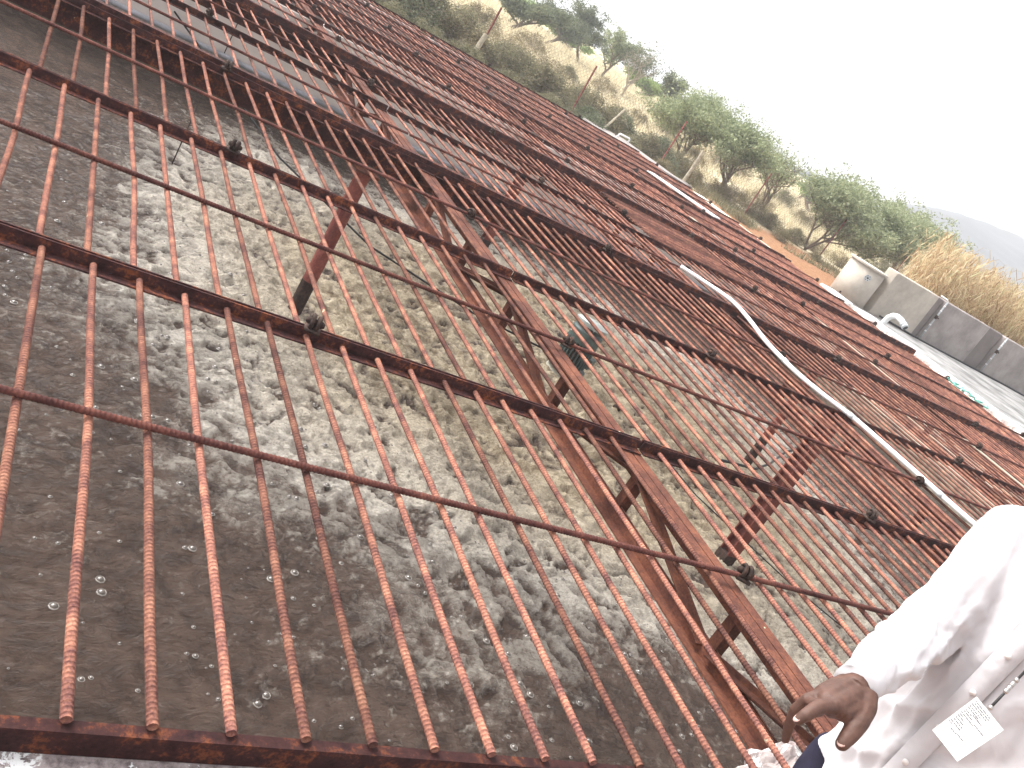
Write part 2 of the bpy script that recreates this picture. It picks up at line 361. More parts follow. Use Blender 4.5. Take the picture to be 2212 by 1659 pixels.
rr = n.new('ShaderNodeMapRange'); rr.inputs['To Min'].default_value = 0.10; rr.inputs['To Max'].default_value = 0.7; l.new(rf.outputs[0], rr.inputs[0]); l.new(rr.outputs[0], b.inputs['Roughness'])
mpw = n.new('ShaderNodeMapping'); mpw.inputs['Scale'].default_value = (.62, 1.15, 1); mpw.inputs['Rotation'].default_value = (0, 0, .5); l.new(v, mpw.inputs[0])
h1 = noise(n, l, mpw.outputs[0], 11, 10, 0.74, 1.8)
h2 = noise(n, l, mpw.outputs[0], 34, 7, 0.7, 1.2); hm = n.new('ShaderNodeMath'); hm.operation = 'MULTIPLY_ADD'; hm.inputs[1].default_value = 0.35; l.new(h2.outputs[0], hm.inputs[0]); l.new(h1.outputs[0], hm.inputs[2])
bump(n, l, b, hm.outputs[0], 1.0, 0.10)
me.materials.append(mt); wo = bpy.data.objects.new('water', me); COL.objects.link(wo); tag(wo, kind='structure')
# bubbles: nobody could count them
mbb = MB(); mrr = MB()
mt, n, l, b = mat('bubble_film', 0.05, 0.8); b.inputs['Base Color'].default_value = (.10, .08, .065, 1); b.inputs['Coat Weight'].default_value = 0.8; M['bubble'] = mt
for i in range(2600):
    x = rng.uniform(-.2, 8.5); y = rng.uniform(1.3, 7.5); rd = math.hypot(x - AX, y - AY)
    if rd < 3.2 or rng.random() > math.exp(-(rd - 4.2) / 2.0): continue
    i0 = int(np.searchsorted(gx, x)); j0 = int((y - gy[0]) / res)
    if i0 >= nx_ or j0 >= ny_: continue
    s = rng.choice([.004, .005, .006, .008, .008, .011, .017]); z = Z[i0, j0]
    Ve = [(x + s * math.sin(t) * math.cos(p), y + s * math.sin(t) * math.sin(p), z + s * .8 * math.cos(t)) for t in (0.25, .8, 1.35, 1.9) for p in [k * math.pi / 4 for k in range(8)]]
    mbb.add(Ve, [(a_ * 8 + k, (a_ + 1) * 8 + k, (a_ + 1) * 8 + (k + 1) % 8, a_ * 8 + (k + 1) % 8) for a_ in range(3) for k in range(8)] + [tuple(range(8))])
    mrr.add([(x + s * q * math.cos(p), y + s * q * math.sin(p), z + h_) for q, h_ in ((1.0, .0), (1.12, s * .35), (1.3, 0)) for p in [k * math.pi / 4 for k in range(8)]],
            [(a_ * 8 + k, (a_ + 1) * 8 + k, (a_ + 1) * 8 + (k + 1) % 8, a_ * 8 + (k + 1) % 8) for a_ in range(2) for k in range(8)])
bo = mbb.build('bubbles', M['bubble'], smooth=True); mrr.build('bubble_rims', simple('bubble_rim', (.27, .245, .22), .4, .2, 20), bo, True); tag(bo, 'small round bubbles drifting on the dark brown water', 'bubbles', kind='stuff')  # bright rims of the bubbles put into colour as pale rings

# ------------------------------------------------------------------ grating
def ribbed(L, r=0.0100, pitch=0.0125, ribs=True, n=10, bend=0.0, seed=0):
    pts = []; rad = []
    if ribs:
        k = int(L / pitch)
        for i in range(k):
            y = i * pitch
            for dy_, rr_ in ((0.0, r), (pitch * .70, r * .985), (pitch * .76, r * 1.12), (pitch * .92, r * 1.12)):
                pts.append(y + dy_); rad.append(rr_)
        pts.append(L); rad.append(r)
    else:
        for i in range(9): pts.append(L * i / 8); rad.append(r * 1.06)
    rs = np.random.RandomState(seed); ph = rs.rand(4) * 6.28
    pts = np.array(pts); rad = np.array(rad)
    cx = bend * (np.sin(pts / L * 3.14) + .4 * np.sin(pts / L * 9 + ph[0])); cz = -abs(bend) * .6 * np.sin(pts / L * 3.14)
    a = np.arange(n) * 2 * math.pi / n
    rr_ = rad[:, None] * np.ones(n)[None]
    # longitudinal seam ridges of rebar
    if ribs: rr_[:, 0] = r * 1.14; rr_[:, n // 2] = r * 1.14
    V = np.stack([cx[:, None] + rr_ * np.cos(a)[None], np.repeat(pts[:, None], n, 1), cz[:, None] + rr_ * np.sin(a)[None]], -1).reshape(-1, 3)
    m_ = len(pts); F = [(i * n + k, i * n + (k + 1) % n, (i + 1) * n + (k + 1) % n, (i + 1) * n + k) for i in range(m_ - 1) for k in range(n)]
    F.append(tuple(range(n))); F.append(tuple((m_ - 1) * n + k for k in range(n - 1, -1, -1)))
    return V.tolist(), F
def mesh_only(name, V, F, material, smooth=True):
    me = bpy.data.meshes.new(name); me.from_pydata(V, [], F); me.update(); me.materials.append(material)
    if smooth:
        me.polygons.foreach_set('use_smooth', [True] * len(me.polygons))
    return me
ROWS = [(.845, 2.165), (2.175, 3.47), (3.48, 4.775), (4.86, 5.96), (5.97, 7.09), (7.2, 8.42), (8.43, 9.63), (9.7, 10.86), (10.87, 12.08), (12.09, 13.35)]
COLS = [(-.46, 2.035), (2.048, 4.462), (4.475, 6.84), (6.853, 9.42)]
FIRST = [[.057, .042, .066, .05, .03, .06, .02, .05, .04, .03], [2.12, 2.114, 2.1, 2.106, 2.12, 2.11, 2.12, 2.1, 2.12, 2.11]]
ordn = ['first', 'second', 'third', 'fourth', 'fifth', 'sixth', 'seventh', 'eighth', 'ninth', 'tenth']
coln = ['left of the first truss', 'between first and second trusses', 'between second and third trusses', 'right of the third truss']
def angle_mb(x0, x1, y, side, up_, t=.006, w=.05, h=.046):
    """L-iron along x; vertical leg at y, horizontal leg going towards side (+1/-1), vertical leg up (1) or down (-1)"""
    mb = MB()
    if up_ > 0:
        mb.box(x0, x1, min(y, y + side * t), max(y, y + side * t), -.003, h)
        mb.box(x0, x1, min(y + side * t, y + side * w), max(y + side * t, y + side * w), -.003, .003)
    else:
        mb.box(x0, x1, y - .012, y + .014, 0, .006)
        mb.box(x0, x1, y - .012, y - .006, -.05, 0)
    return mb
# lifting lug: bracket, two rings and a bolt
def lug_mesh():
    mb = MB()
    for dx_ in (-.012, .012):
        V_ = []; F_ = []; n1, n2 = 16, 6; R1, r1 = .024, .0085
        for i in range(n1):
            for j in range(n2):
                p = 2 * math.pi * i / n1; q = 2 * math.pi * j / n2
                V_.append((dx_ + r1 * math.sin(q), (R1 + r1 * math.cos(q)) * math.cos(p), .035 + (R1 + r1 * math.cos(q)) * math.sin(p)))
        for i in range(n1):
            for j in range(n2):
                F_.append((i * n2 + j, ((i + 1) % n1) * n2 + j, ((i + 1) % n1) * n2 + (j + 1) % n2, i * n2 + (j + 1) % n2))
        mb.add(V_, F_)
    mb.tube([(-.035, 0, .035), (-.026, 0, .035), (.026, 0, .035), (.036, 0, .035)], [.009, .015, .015, .009], 6)
    mb.box(-.03, .03, -.03, .03, 0, .012); mb.box(-.008, .008, -.016, .016, .01, .03)
    return mesh_only('lifting_lug', mb.v, mb.f, M['dark_iron'])
LUG = lug_mesh()
bar_cache = {}
def bar_mesh(L, ribs, k):
    key = (round(L, 3), ribs, k)
    if key not in bar_cache:
        V_, F_ = ribbed(L, ribs=ribs, n=10 if ribs else 7, bend=[0, .004, -.003, .007][k], seed=k)
        bar_cache[key] = mesh_only('bar', V_, F_, M['bar'])
    return bar_cache[key]
ZB = .0165
for ci, (a0, a1) in enumerate(COLS):
    for ri, (b0, b1) in enumerate(ROWS):
        A1 = a1
        if ci == 3: A1 = [9.42, 9.42, 9.42, 9.42, 9.42, 9.42, 9.42, 9.3, 9.1, 8.75][ri]
        x0, x1, y0, y1 = a0 * H, A1 * H, b0 * H, b1 * H
        p = empty('grate_panel', (x0, y0, 0))
        slat = (ci == 2 and ri == 4)
        tag(p, 'grate panel in the %s row from the near wall, %s' % (ordn[ri], coln[ci]), 'grate panel', 'rebar grate panels over the tank')
        if slat: p['label'] = 'grate panel with close crosswise bars just beyond the end of the white pipe'
        Wd, L = x1 - x0, y1 - y0
        far = angle_mb(0, Wd, L, -1, 1).build('angle_iron', M['angle'], p)
        if ri == 0: near = angle_mb(0, Wd, 0, 1, -1).build('angle_iron', M['angle'], p)
        else: near = angle_mb(0, Wd, 0, 1, 1).build('angle_iron', M['angle'], p)
        zz = ZB if ri else ZB + .001
        ribs = ri <= 2 and ci <= 2
        if slat:
            V_, F_ = ribbed(Wd * .5, ribs=False, n=7); sm = mesh_only('bar', V_, F_, M['bar'])
            y = .10
            while y < L - .06:
                inst('bar', sm, p, (0, y, zz + .021), (0, 0, -math.pi / 2)); y += .075
            fx = 5.66
        else: fx = 0
        if ci < 2: x = FIRST[ci][ri] - 4 * .1085 if ci == 0 else FIRST[ci][ri]
        else: x = a0 + .075 + rng.uniform(-.02, .02)
        sp = [.1085, .0985, .110, .110][ci]
        while x < A1 - (.07 if ci < 3 else .03):
            if x > max(a0 + .045, fx) or (slat and rng.random() < .34 and x > a0 + .03):
                lead = .0 if ri == 0 else 0.007
                sh = .006
                me_ = bar_mesh(L - (.013 if ri else .02), ribs, rng.randrange(4))
                jx = x * H - x0 + rng.uniform(-.004, .004)
                inst('bar', me_, p, (jx, (.007 if ri else +.004), zz), (0, 0, rng.uniform(-.0025, .0025)))
            x += sp
        # cross rod welded on top of the bars
        yc = L * (.51 if ri < 3 else .5)
        V_, F_ = ribbed(Wd, ribs=ribs, n=10, bend=.003, seed=ri * 4 + ci)
        me_ = mesh_only('cross_rod', V_, F_, M['crossbar'])
        inst('cross_rod', me_, p, (-.0, yc, zz + .0205), (0, 0, -math.pi / 2 + rng.uniform(-.001, .001)))
        # lugs
        inst('lifting_lug', LUG, p, (Wd * ([.515, .52, .5, .3][ci] if ri != 1 or ci else .478), L - .012, .043), (0, 0, rng.uniform(-.4, .4)))
        if ri != 3 or ci: inst('lifting_lug', LUG, p, (Wd + .008, yc, zz + .005), (rng.uniform(-.3, .3), 0, rng.uniform(-.6, .6)))

# main cross beams between panel rows
def beam(yc, x0, x1, z0, z1, label, wf=.085):
    p = empty('cross_beam', (x0, yc, 0)); tag(p, label, 'beam'); L = x1 - x0
    o_ = MB().box(0, L, 0, .008, z0, z1).build('web', M['angle'], p)
    MB().box(0, L, .008, wf, z1 - .007, z1 - .0005).build('top_flange', M['angle'], p)
    MB().box(0, L, -.05, -.0005, -.006, .001).build('flange', M['truss'], p)
    return p
beam(4.815 * H, -.46 * H, 9.42 * H, -.16, .070, 'heavy rusty channel beam spanning the tank above the algae-stained waterline', .06)
beam(7.135 * H, -.46 * H, 9.5 * H, -.16, .092, 'second heavy rusty channel beam, over the plain grey dividing wall side', .07)
beam(9.655 * H, -.46 * H, 9.3 * H, -.12, .06, 'third rusty channel beam, farthest across the grating', .05)

# trusses
def truss(ax, b0, b1, label):
    x = ax * H; y0, y1 = b0 * H, b1 * H; p = empty('steel_truss', (x, y0, 0)); L = y1 - y0
    tag(p, label, 'truss', 'long steel trusses carrying the grating')
    mb = MB(); 
    for s in (-1, 1):
        mb.box(min(s * .004, s * .058), max(s * .004, s * .058), 0, L, -.0145, -.0065)
        mb.box(min(s * .004, s * .0115), max(s * .004, s * .0115), 0, L, -.075, -.0145)
    mb.build('top_chord', M['truss'], p)
    mb = MB(); zb = -.285
    for s in (-1, 1):
        mb.box(min(s * .004, s * .064), max(s * .004, s * .064), 0, L, zb, zb + .008)
        mb.box(min(s * .004, s * .0115), max(s * .004, s * .0115), 0, L, zb + .008, zb + .07)
    mb.build('bottom_chord', M['truss'], p)
    k = int(L / .82); st = L / k
    for i in range(k + 1):
        y = min(max(i * st, .03), L - .03)
        MB().box(-.004, .052, y - .025, y + .025, zb + .03, -.03).build('upright', M['truss'], p)
        if i < k:
            a_, b_ = ((0, y + .03, zb + .04), (0, (i + 1) * st - .03, -.04)) if i % 2 else ((0, y + .03, -.04), (0, (i + 1) * st - .03, zb + .04))
            d = MB(); d.bar(a_, b_, .05, .007, (1, 0, 0)); d.bar((a_[0] - .022, a_[1], a_[2]), (b_[0] - .022, b_[1], b_[2]), .006, .045, (1, 0, 0)); d.build('diagonal', M['truss'], p)
truss(2.0, .80, 13.3, 'first long rusty steel truss under the grating, running from the hand away to the bushes')
truss(4.42, .80, 13.3, 'second long rusty steel truss under the grating, beside the white pipe')
truss(6.80, .80, 13.3, 'third long rusty steel truss under the grating, right of the white pipe')

# posts standing in the water
def hpost(a, b_, z0, z1, wd, label, kind='box', m_='post'):
    p = empty('support_post', (a * H, b_ * H, z0)); tag(p, label, 'post'); h = z1 - z0
    mb = MB()
    if kind == 'H':
        mb.box(-wd / 2, wd / 2, -wd / 2, -wd / 2 + .012, 0, h); mb.box(-wd / 2, wd / 2, wd / 2 - .012, wd / 2, 0, h); mb.box(-.006, .006, -wd / 2 + .012, wd / 2 - .012, 0, h)
    else:
        mb.tube([(0, 0, 0), (0, 0, h)], wd / 2, 14)
    mb.build('shaft', M[m_], p, smooth=False)
    MB().box(-wd * .8, wd * .8, -wd * .8, wd * .8, h - .012, h + .004).build('cap_plate', M['truss'], p)
    wet = MB().tube([(0, 0, -.4), (0, 0, .30)], wd / 2 * (1.02 if kind == 'pipe' else 1.1), 14) if kind == 'pipe' else MB().box(-wd / 2 - .003, wd / 2 + .003, -wd / 2 - .003, wd / 2 + .003, -.4, .10)
    wet.build('wet_foot', M['dark_iron'], p)
hpost(1.66, 4.72, WZ, -.17, .115, 'red-brown tubular post standing in the foam under the heavy beam, near the first truss', 'pipe')
hpost(4.19, 3.30, WZ, -.02, .115, 'thick red-brown steel post standing in the foam right of the green motor', 'H')
hpost(5.62, 4.83, WZ + .05, -.17, .10, 'short black-footed post in the water beyond the motor', 'pipe')
hpost(4.12, 7.78, WZ, -.07, .11, 'tall brown post in front of the plain grey dividing wall', 'H')

# pipe along the dividing wall
mb = MB(); yp = WY - .07
pts = [(-4.2, yp, -.905), (0, yp, -.905), (3, yp, -.905), (6, yp, -.905), (9, yp, -.905), (12.6, yp, -.905)]
mb.tube(pts, .032, 10)
for x in (.6, 2.1, 4.4, 7.3, 10): mb.tube([(x - .06, yp, -.905), (x + .06, yp, -.905)], .041, 10)
o = mb.build('wall_pipe', M['blue_pipe'], smooth=True); tag(o, 'blue-grey pipe running along the grey dividing wall just above the algae', 'pipe')

# thin ropes and hoses
def rope(pts, r_, label, name='mooring_rope', m_='rope', cat='rope'):
    o_ = MB().tube(pts, r_, 6).build(name, M[m_], smooth=True); return tag(o_, label, cat)
rope([(1.3, WY - .02, -.7), (2.49, 9.62, -1.18), (3.29, 8.25, -1.27), (4.3, 7.6, -1.3), (5.2, 7.25, -1.28)], .011, 'thin black mooring rope from the dividing wall to the green motor')
rope([(5.6, 6.8, -1.25), (5.9, 5.3, -1.33), (6.3, 4.2, -1.32), (6.9, 2.2, -1.1), (7.0, NY + .02, -.8)], .006, 'thin rope running from the motor towards the near wall beside the person')
rope([(7.0, 6.3, -1.36), (7.5, 6.3, -1.33), (8.0, 6.6, -1.34), (8.7, 7.1, -1.33), (9.5, 7.4, -1.2)], .015, 'black power hose lying on the water behind the thick post', 'power_hose', 'rubber', 'hose')
rope([(1.98, WY - .03, -.05), (1.97, WY - .03, -.90)], .006, 'thin dark rod hanging on the grey dividing wall at upper left', 'hanging_rod', 'dark_iron', 'rod')
rope([(1.44, 8.9, -.80), (1.42, 8.82, -1.47)], .006, 'thin dark rod standing up out of the brown water at left', 'hanging_rod', 'dark_iron', 'rod')

# ------------------------------------------------------------------ aerator (motor on a float)
p = empty('floating_aerator', (AX, AY, WZ)); tag(p, 'grey-green finned electric motor of the floating aerator standing in the foam', 'aerator')
mt_r = .145
mb = MB().tube([(0, 0, .20), (0, 0, .22), (0, 0, .50)], [mt_r * .9, mt_r * .92, mt_r * .92], 32)
mb.build('motor_body', M['dark_iron'], p)  # dark body colour carries the shade of the gaps between fins
mb = MB()
for k in range(26):
    a_ = 2 * math.pi * k / 26; c_, s_ = math.cos(a_), math.sin(a_)
    if 0.35 < a_ < .95: continue
    mb.bar((c_ * (mt_r + .002), s_ * (mt_r + .002), .235), (c_ * (mt_r + .002), s_ * (mt_r + .002), .475), .011, .040, (c_, s_, 0))
mb.build('cooling_fins', M['motor'], p)
MB().tube([(0, 0, .475), (0, 0, .485), (0, 0, .60), (0, 0, .625)], [mt_r * 1.10, mt_r * 1.13, mt_r * 1.13, mt_r * 1.02], 32).build('fan_cowl', M['motor'], p)
# rain canopy above the cowl, slightly tilted, carried on stubs
mb = MB(); mb.tube([(0, 0, .665), (.0, .0, .685), (.004, .004, .715)], [mt_r * 1.2, mt_r * 1.2, mt_r * .75], 32); mb.build('rain_cap', M['motor_light'], p)
for a_ in (0.4, 2.5, 4.6): MB().tube([(.09 * math.cos(a_), .09 * math.sin(a_), .62), (.09 * math.cos(a_), .09 * math.sin(a_), .67)], .008, 6).build('cap_stub', M['chain'], p)
for a_ in (-2.4, -.7, 1.2, 3.0):
    c_, s_ = math.cos(a_), math.sin(a_); MB().tube([(c_ * mt_r * 1.1, s_ * mt_r * 1.1, .545), (c_ * mt_r * 1.2, s_ * mt_r * 1.2, .545)], .012, 8).build('cap_screw', M['button'], p)
jb = MB().box(-.06, .06, -.05, .06, 0, .11, Matrix.Rotation(.65, 3, 'Z'), (.15, -.07, .26)); o = jb.build('terminal_box', M['motor'], p); bevel(o, .008)
MB().tube([(0, 0, .16), (0, 0, .20)], [.2, .2], 28).build('mounting_flange', M['motor'], p)
MB().tube([(-.06, -.14, .22), (-.10, -.19, .12), (-.12, -.24, -.02)], .012, 8).build('cable', M['rubber'], p, True)
MB().tube([(0, 0, -.05), (0, 0, .16)], [.28, .16], 28).build('float_cone', M['float'], p, True)
bx = MB().box(-.05, .05, -.035, .035, -.02, .06, Matrix.Rotation(.5, 3, 'Z')).build('float_debris', M['dark_iron'], None, loc=(AX + .55, AY - .35, WZ + .05)); bevel(bx, .02); tag(bx, 'small dark lump of debris floating beside the motor', 'debris')

# ------------------------------------------------------------------ white pipe lying on the grating
pp = [(5.93, 7.30, .07), (6.06, 7.14, .075), (6.16, 6.94, .085), (6.2, 6.66, .1), (6.11, 6.25, .095), (6.01, 5.85, .075), (5.98, 5.57, .065), (5.97, 5.3, .06), (6.02, 5.0, .06), (6.12, 4.7, .065), (6.16, 4.35, .065), (6.19, 3.92, .062), (6.2, 3.57, .062), (6.24, 3.2, .062), (6.3, 2.6, .062), (6.34, 1.6, .062), (6.36, .7, .05)]
def smooth_path(q, k=4):
    q = [Vector(a) for a in q]; o_ = []
    for i in range(len(q) - 1):
        p0, p1, p2, p3 = q[max(i - 1, 0)], q[i], q[i + 1], q[min(i + 2, len(q) - 1)]
        for j in range(k):
            u_ = j / k; o_.append(.5 * ((2 * p1) + (p2 - p0) * u_ + (2 * p0 - 5 * p1 + 4 * p2 - p3) * u_ * u_ + (3 * p1 - p0 - 3 * p2 + p3) * u_ ** 3))
    return o_ + [q[-1]]
pp = smooth_path(pp)
root = empty('white_pipe', pp[0]); tag(root, 'long bent white plastic pipe lying on top of the rusty grating', 'pipe')
def sub(pts, o_): return [tuple(Vector(q) - Vector(o_)) for q in pts]
MB().tube(sub(pp, pp[0]), .0195, 14).build('pipe_run', M['pvc'], root, True)
for q, r_ in (((5.975, 5.5, .064), .025), ((6.12, 4.72, .065), .023), ((6.19, 3.75, .062), .023)):
    q2 = (q[0] + .005, q[1] - .05, q[2]); MB().tube(sub([q, q2], pp[0]), r_, 14).build('coupling', M['dull_pvc'], root, True)
o = MB().bar((10.12, 14.75, .075), (10.84, 13.25, .075), .30, .02).build('white_strip', M['pvc']); tag(o, 'long white strip lying on the far part of the grating below the fence', 'board')  # flat white strip laid across the far panels

# ------------------------------------------------------------------ right-hand side structures
o = MB().box(WX + .33, WX + .95, NY, 11.7, -.6, .035); o = o.build('parapet', M['paint']); bevel(o, .02); tag(o, 'side parapet of the tank with peeling white paint along the grating edge', 'wall')
o = MB().box(WX + .96, 26, 2.0, 12.9, -.6, -.10).build('concrete_apron', M['apron']); tag(o, kind='structure')
o = MB().box(WX + .96, 26, 12.91, 13.35, -.6, -.13).build('kerb', M['cement_dark']); tag(o, kind='structure')
o = MB().box(12.95, 13.35, 11.71, 12.3, -.5, .05).build('coping_block', M['pvc']); bevel(o, .02); tag(o, 'white painted coping block at the far end of the peeling parapet', 'block')
# long cement chambers standing in a row
def chamber(x0, x1, y0, y1, z1, m_, label, name='cement_chamber'):
    o_ = MB().box(x0, x1, y0, y1, GZ, z1).build(name, M[m_]); bevel(o_, .03, 3); return tag(o_, label, 'chamber')
chamber(15.80, 17.33, 13.4, 13.72, .845, 'cement_light', 'cement-plastered chamber, sunlit look put into its pale colour, beside the round concrete tank')  # sunlit look of this face put into a paler cement colour
chamber(17.335, 17.60, 13.46, 13.7, .835, 'cement_dark', 'narrow dark cement pier between the light chamber and the long grey one')
chamber(17.605, 19.42, 13.4, 13.7, .84, 'cement', 'long grey cement chamber between the two vertical white pipes')
chamber(19.425, 20.12, 13.5, 13.7, .835, 'cement_dark', 'recessed cement bay of darker tone beside the second vertical white pipe')  # bay toned darker than the chambers beside it
chamber(20.125, 24.5, 13.4, 13.7, .83, 'cement', 'rightmost grey cement chamber at the edge of the picture')
# round tank with cap slab
p = empty('round_concrete_tank', (15.35, 13.75, GZ)); tag(p, 'round pale concrete tank with a cap slab, left of the cement chambers', 'tank')
o = MB().tube([(0, 0, 0), (0, 0, .99)], [.40, .40], 48).build('shell', M['cement_light'], p); 
for q in o.data.polygons: q.use_smooth = len(q.vertices) == 4
o = MB().tube([(0, 0, .99), (0, 0, 1.03)], [.44, .44], 48).build('cap_slab', M['cement_light'], p); bevel(o, .006)
fl_ = Matrix.Rotation(R(-32), 3, 'Z')
MB().tube([fl_ @ Vector((0, -.39, .80)), fl_ @ Vector((0, -.425, .80))], .07, 20).build('flange', M['dull_pvc'], p)
for k in range(6):
    a_ = k * math.pi / 3; c_ = fl_ @ Vector((.048 * math.cos(a_), -.42, .80 + .048 * math.sin(a_))); d_ = fl_ @ Vector((.048 * math.cos(a_), -.431, .80 + .048 * math.sin(a_)))
    MB().tube([c_, d_], .009, 8).build('bolt', M['dark_iron'], p)
MB().tube([fl_ @ Vector((0, -.42, .80)), fl_ @ Vector((0, -.43, .80))], .02, 10).build('bore_shade', M['dark_iron'], p)  # solid dark disc, shade inside the flange put into its colour
MB().tube([fl_ @ Vector((-.25, -.30, .28)), fl_ @ Vector((-.26, -.325, .28))], .022, 10).build('hole_shade', M['dark_iron'], p)  # dark plug on the shell, shade of a hole given as colour
# vertical pipes with a valve
for xq, lab in ((17.56, 'vertical white plastic pipe in front of the narrow dark pier'), (20.08, 'vertical white plastic pipe on the dark recessed bay at right')):
    p = empty('vertical_pipe', (xq, 13.34, -.12)); tag(p, lab, 'pipe', 'white plastic risers on the cement chambers')
    MB().tube([(0, 0, 0), (0, 0, .96)], .018, 10).build('riser', M['dull_pvc'], p, True)
    if xq < 18: MB().tube([(0, 0, .96), (-.02, .03, .995), (-.16, .12, 1.0)], .018, 10).build('bend', M['pvc'], p, True)
    MB().tube([(0, 0, .53), (0, 0, .62)], .032, 10).build('valve', M['dark_iron'], p)
    MB().bar((0, 0, .58), (.07, -.02, .57), .02, .03).build('valve_handle', M['dark_iron'], p)
    for z_ in (.2, .36, .72, .84): MB().tube([(0, 0, z_), (0, 0, z_ + .03)], .022, 10).build('coupling', M['pvc'], p, True)
rope([(15.9, 13.2, -.08), (17.3, 13.2, -.115), (18.5, 13.2, -.115), (19.8, 13.2, -.11), (20.9, 13.15, -.1), (22.4, 13.0, -.1)], .022, 'dark hose running along the foot of the cement chambers', 'ground_hose', 'rubber', 'hose')
# elbow pipe
p = empty('elbow_pipe', (14.4, 11.78, -.1)); tag(p, 'white plastic pipe bent over like a hook on the parapet, open dark end down', 'pipe')
ep = [Vector((14.4, 11.78, -.10)), Vector((14.4, 11.79, .04)), Vector((14.4, 11.77, .13)), Vector((14.4, 11.71, .205)), Vector((14.4, 11.62, .235)), Vector((14.4, 11.50, .225)), Vector((14.41, 11.36, .17))]
q0 = ep[0]
MB().tube([q - q0 for q in ep], .055, 16).build('bend', M['pvc'], p, True)
e1, e2 = ep[-1] - q0, ep[-2] - q0; dr = (e1 - e2).normalized()
for k in (0, .05): MB().tube([e1 - dr * (.06 - k), e1 - dr * (.03 - k)], .064, 16).build('collar', M['dull_pvc'], p, True)
MB().tube([e1 + dr * .001, e1 + dr * .035], .056, 16).build('socket', M['dull_pvc'], p, True)
MB().tube([e1 + dr * .0355, e1 + dr * .0365], .048, 16).build('end_shade', M['rubber'], p)  # black disc closing the pipe, its inner shade painted in
# teal rope scrap
pts = []
for k in range(26):
    pts.append((WX + .02 + .12 * math.sin(k * 1.3) * .6, 8.1 + k * .035 + .04 * math.sin(k * 2.1), .05 + .02 * math.sin(k * 1.7)))
rope(pts, .014, 'tangled teal rope scrap lying on the white parapet', 'rope_scrap', 'teal_rope')
# concrete wedge at the far edge and the small white pipe hoop
o = MB(); o.add([(10.9, 18.6, -.3), (12.9, 18.0, -.3), (12.4, 20.0, -.3), (11.0, 19.6, -.3), (10.9, 18.6, .0), (12.9, 17.2, .0), (12.5, 20.0, .0), (11.0, 19.6, .0)], [(0, 3, 2, 1), (4, 5, 6, 7), (0, 1, 5, 4), (1, 2, 6, 5), (2, 3, 7, 6), (3, 0, 4, 7)])
o = o.build('concrete_slab', M['cement']); tag(o, 'grey concrete slab just beyond the far edge of the grating', 'slab')
o = MB().tube([(11.95, 19.4, -.05), (11.96, 19.4, .08), (11.98, 19.4, .10), (12.27, 19.4, .11), (12.29, 19.4, .09), (12.28, 19.4, -.06)], .022, 8).build('pipe_hoop', M['pvc'], smooth=True); tag(o, 'small white pipe hoop standing on the grey slab', 'pipe')
# broken plaster lumps where the truss lands on the near wall
def lumpy(c, r_, seed, m_, label, sq=(1, 1, .5)):
    V_, F_ = ellip((0, 0, 0), r_ * sq[0], r_ * sq[1], r_ * sq[2], 26, 16); rs = np.random.RandomState(seed)
    A_ = np.array(V_); nn = fbm(A_[:, 0] * 14 + seed, A_[:, 1] * 14 + A_[:, 2] * 9, seed, 4) - .5
    A_ = A_ * (1 + 1.1 * nn[:, None]); o_ = mesh_obj('plaster_lump', A_.tolist(), F_, m_, loc=c); return tag(o_, label, 'plaster lump', 'broken plaster on the near wall')
lumpy((2.44, 1.27, -.12), .12, 3, M['paint'], 'broken white plaster lump under the fingertips at the truss end', (1, .8, .8))
lumpy((2.60, 1.33, -.12), .10, 5, M['paint_top'], 'speckled grey plaster lump behind the hand at the truss end', (1.1, .8, .8))
lumpy((2.28, 1.22, -.11), .09, 9, M['paint'], 'smallest white plaster lump at the bottom edge left of the hand', (1.2, .7, .7))

# ------------------------------------------------------------------ fence
p = empty('mesh_fence', (3, 21, GZ)); tag(p, 'wire mesh fence with rusty angle posts in front of the dry slope', 'fence')
for t, tilt in ((.404, .01), (.543, -.01), (.690, .02), (.854, .0), (1.018, .015), (.265, 0), (.13, 0), (1.17, .01), (1.32, 0)):
    x = t * 21 - 3; mb = MB(); mb.box(-.025, .025, -.003, .003, 0, 1.46); mb.box(-.025, -.019, -.05, -.003, 0, 1.46)
    o = mb.build('post', M['post'], p, loc=(x, 0, 0)); o.rotation_euler = (tilt, tilt * .7, 0)
mb = MB(); ww = .0022; x0_, x1_, hh = -2.0, 25.0, 1.2
k = x0_ - hh
def wire(mb, a, b_):
    a, b_ = Vector(a), Vector(b_); t = (b_ - a).normalized(); n_ = Vector((0, 1, 0)); s_ = t.cross(n_)
    V_ = [q + o_ for q in (a, b_) for o_ in (n_ * ww, -n_ * ww * .5 + s_ * ww, -n_ * ww * .5 - s_ * ww)]
    mb.add(V_, [(0, 1, 4, 3), (1, 2, 5, 4), (2, 0, 3, 5)])
while k < x1_:
    for s_ in (1, -1):
        a_, b_ = (k, 0, 0), (k + hh, 0, hh)
        if s_ < 0: a_, b_ = (k + hh, .004, 0), (k, .004, hh)
        wire(mb, a_, b_)
    k += .11
for z_ in (.02, hh): wire(mb, (x0_, .0, z_), (x1_ + hh, .0, z_))
mb.build('wire_mesh', M['wire'], p, loc=(0, .03, .12))
def stake(c, top, r_, m_, label, name='wooden_stake'):
    o_ = MB().tube([c, tuple((Vector(c) + Vector(top)) / 2 + Vector((.02, 0, .01))), top], [r_, r_ * .95, r_ * .8], 7).build(name, M[m_]); return tag(o_, label, 'stake')
stake((14.55, 19.75, GZ), (14.62, 19.8, .72), .05, 'stake', 'pale square-cut stake standing among the bushes between two fence posts')
stake((11.6, 19.8, GZ), (12.05, 19.9, .62), .03, 'stake', 'crooked pale stick leaning beside the small white pipe hoop')
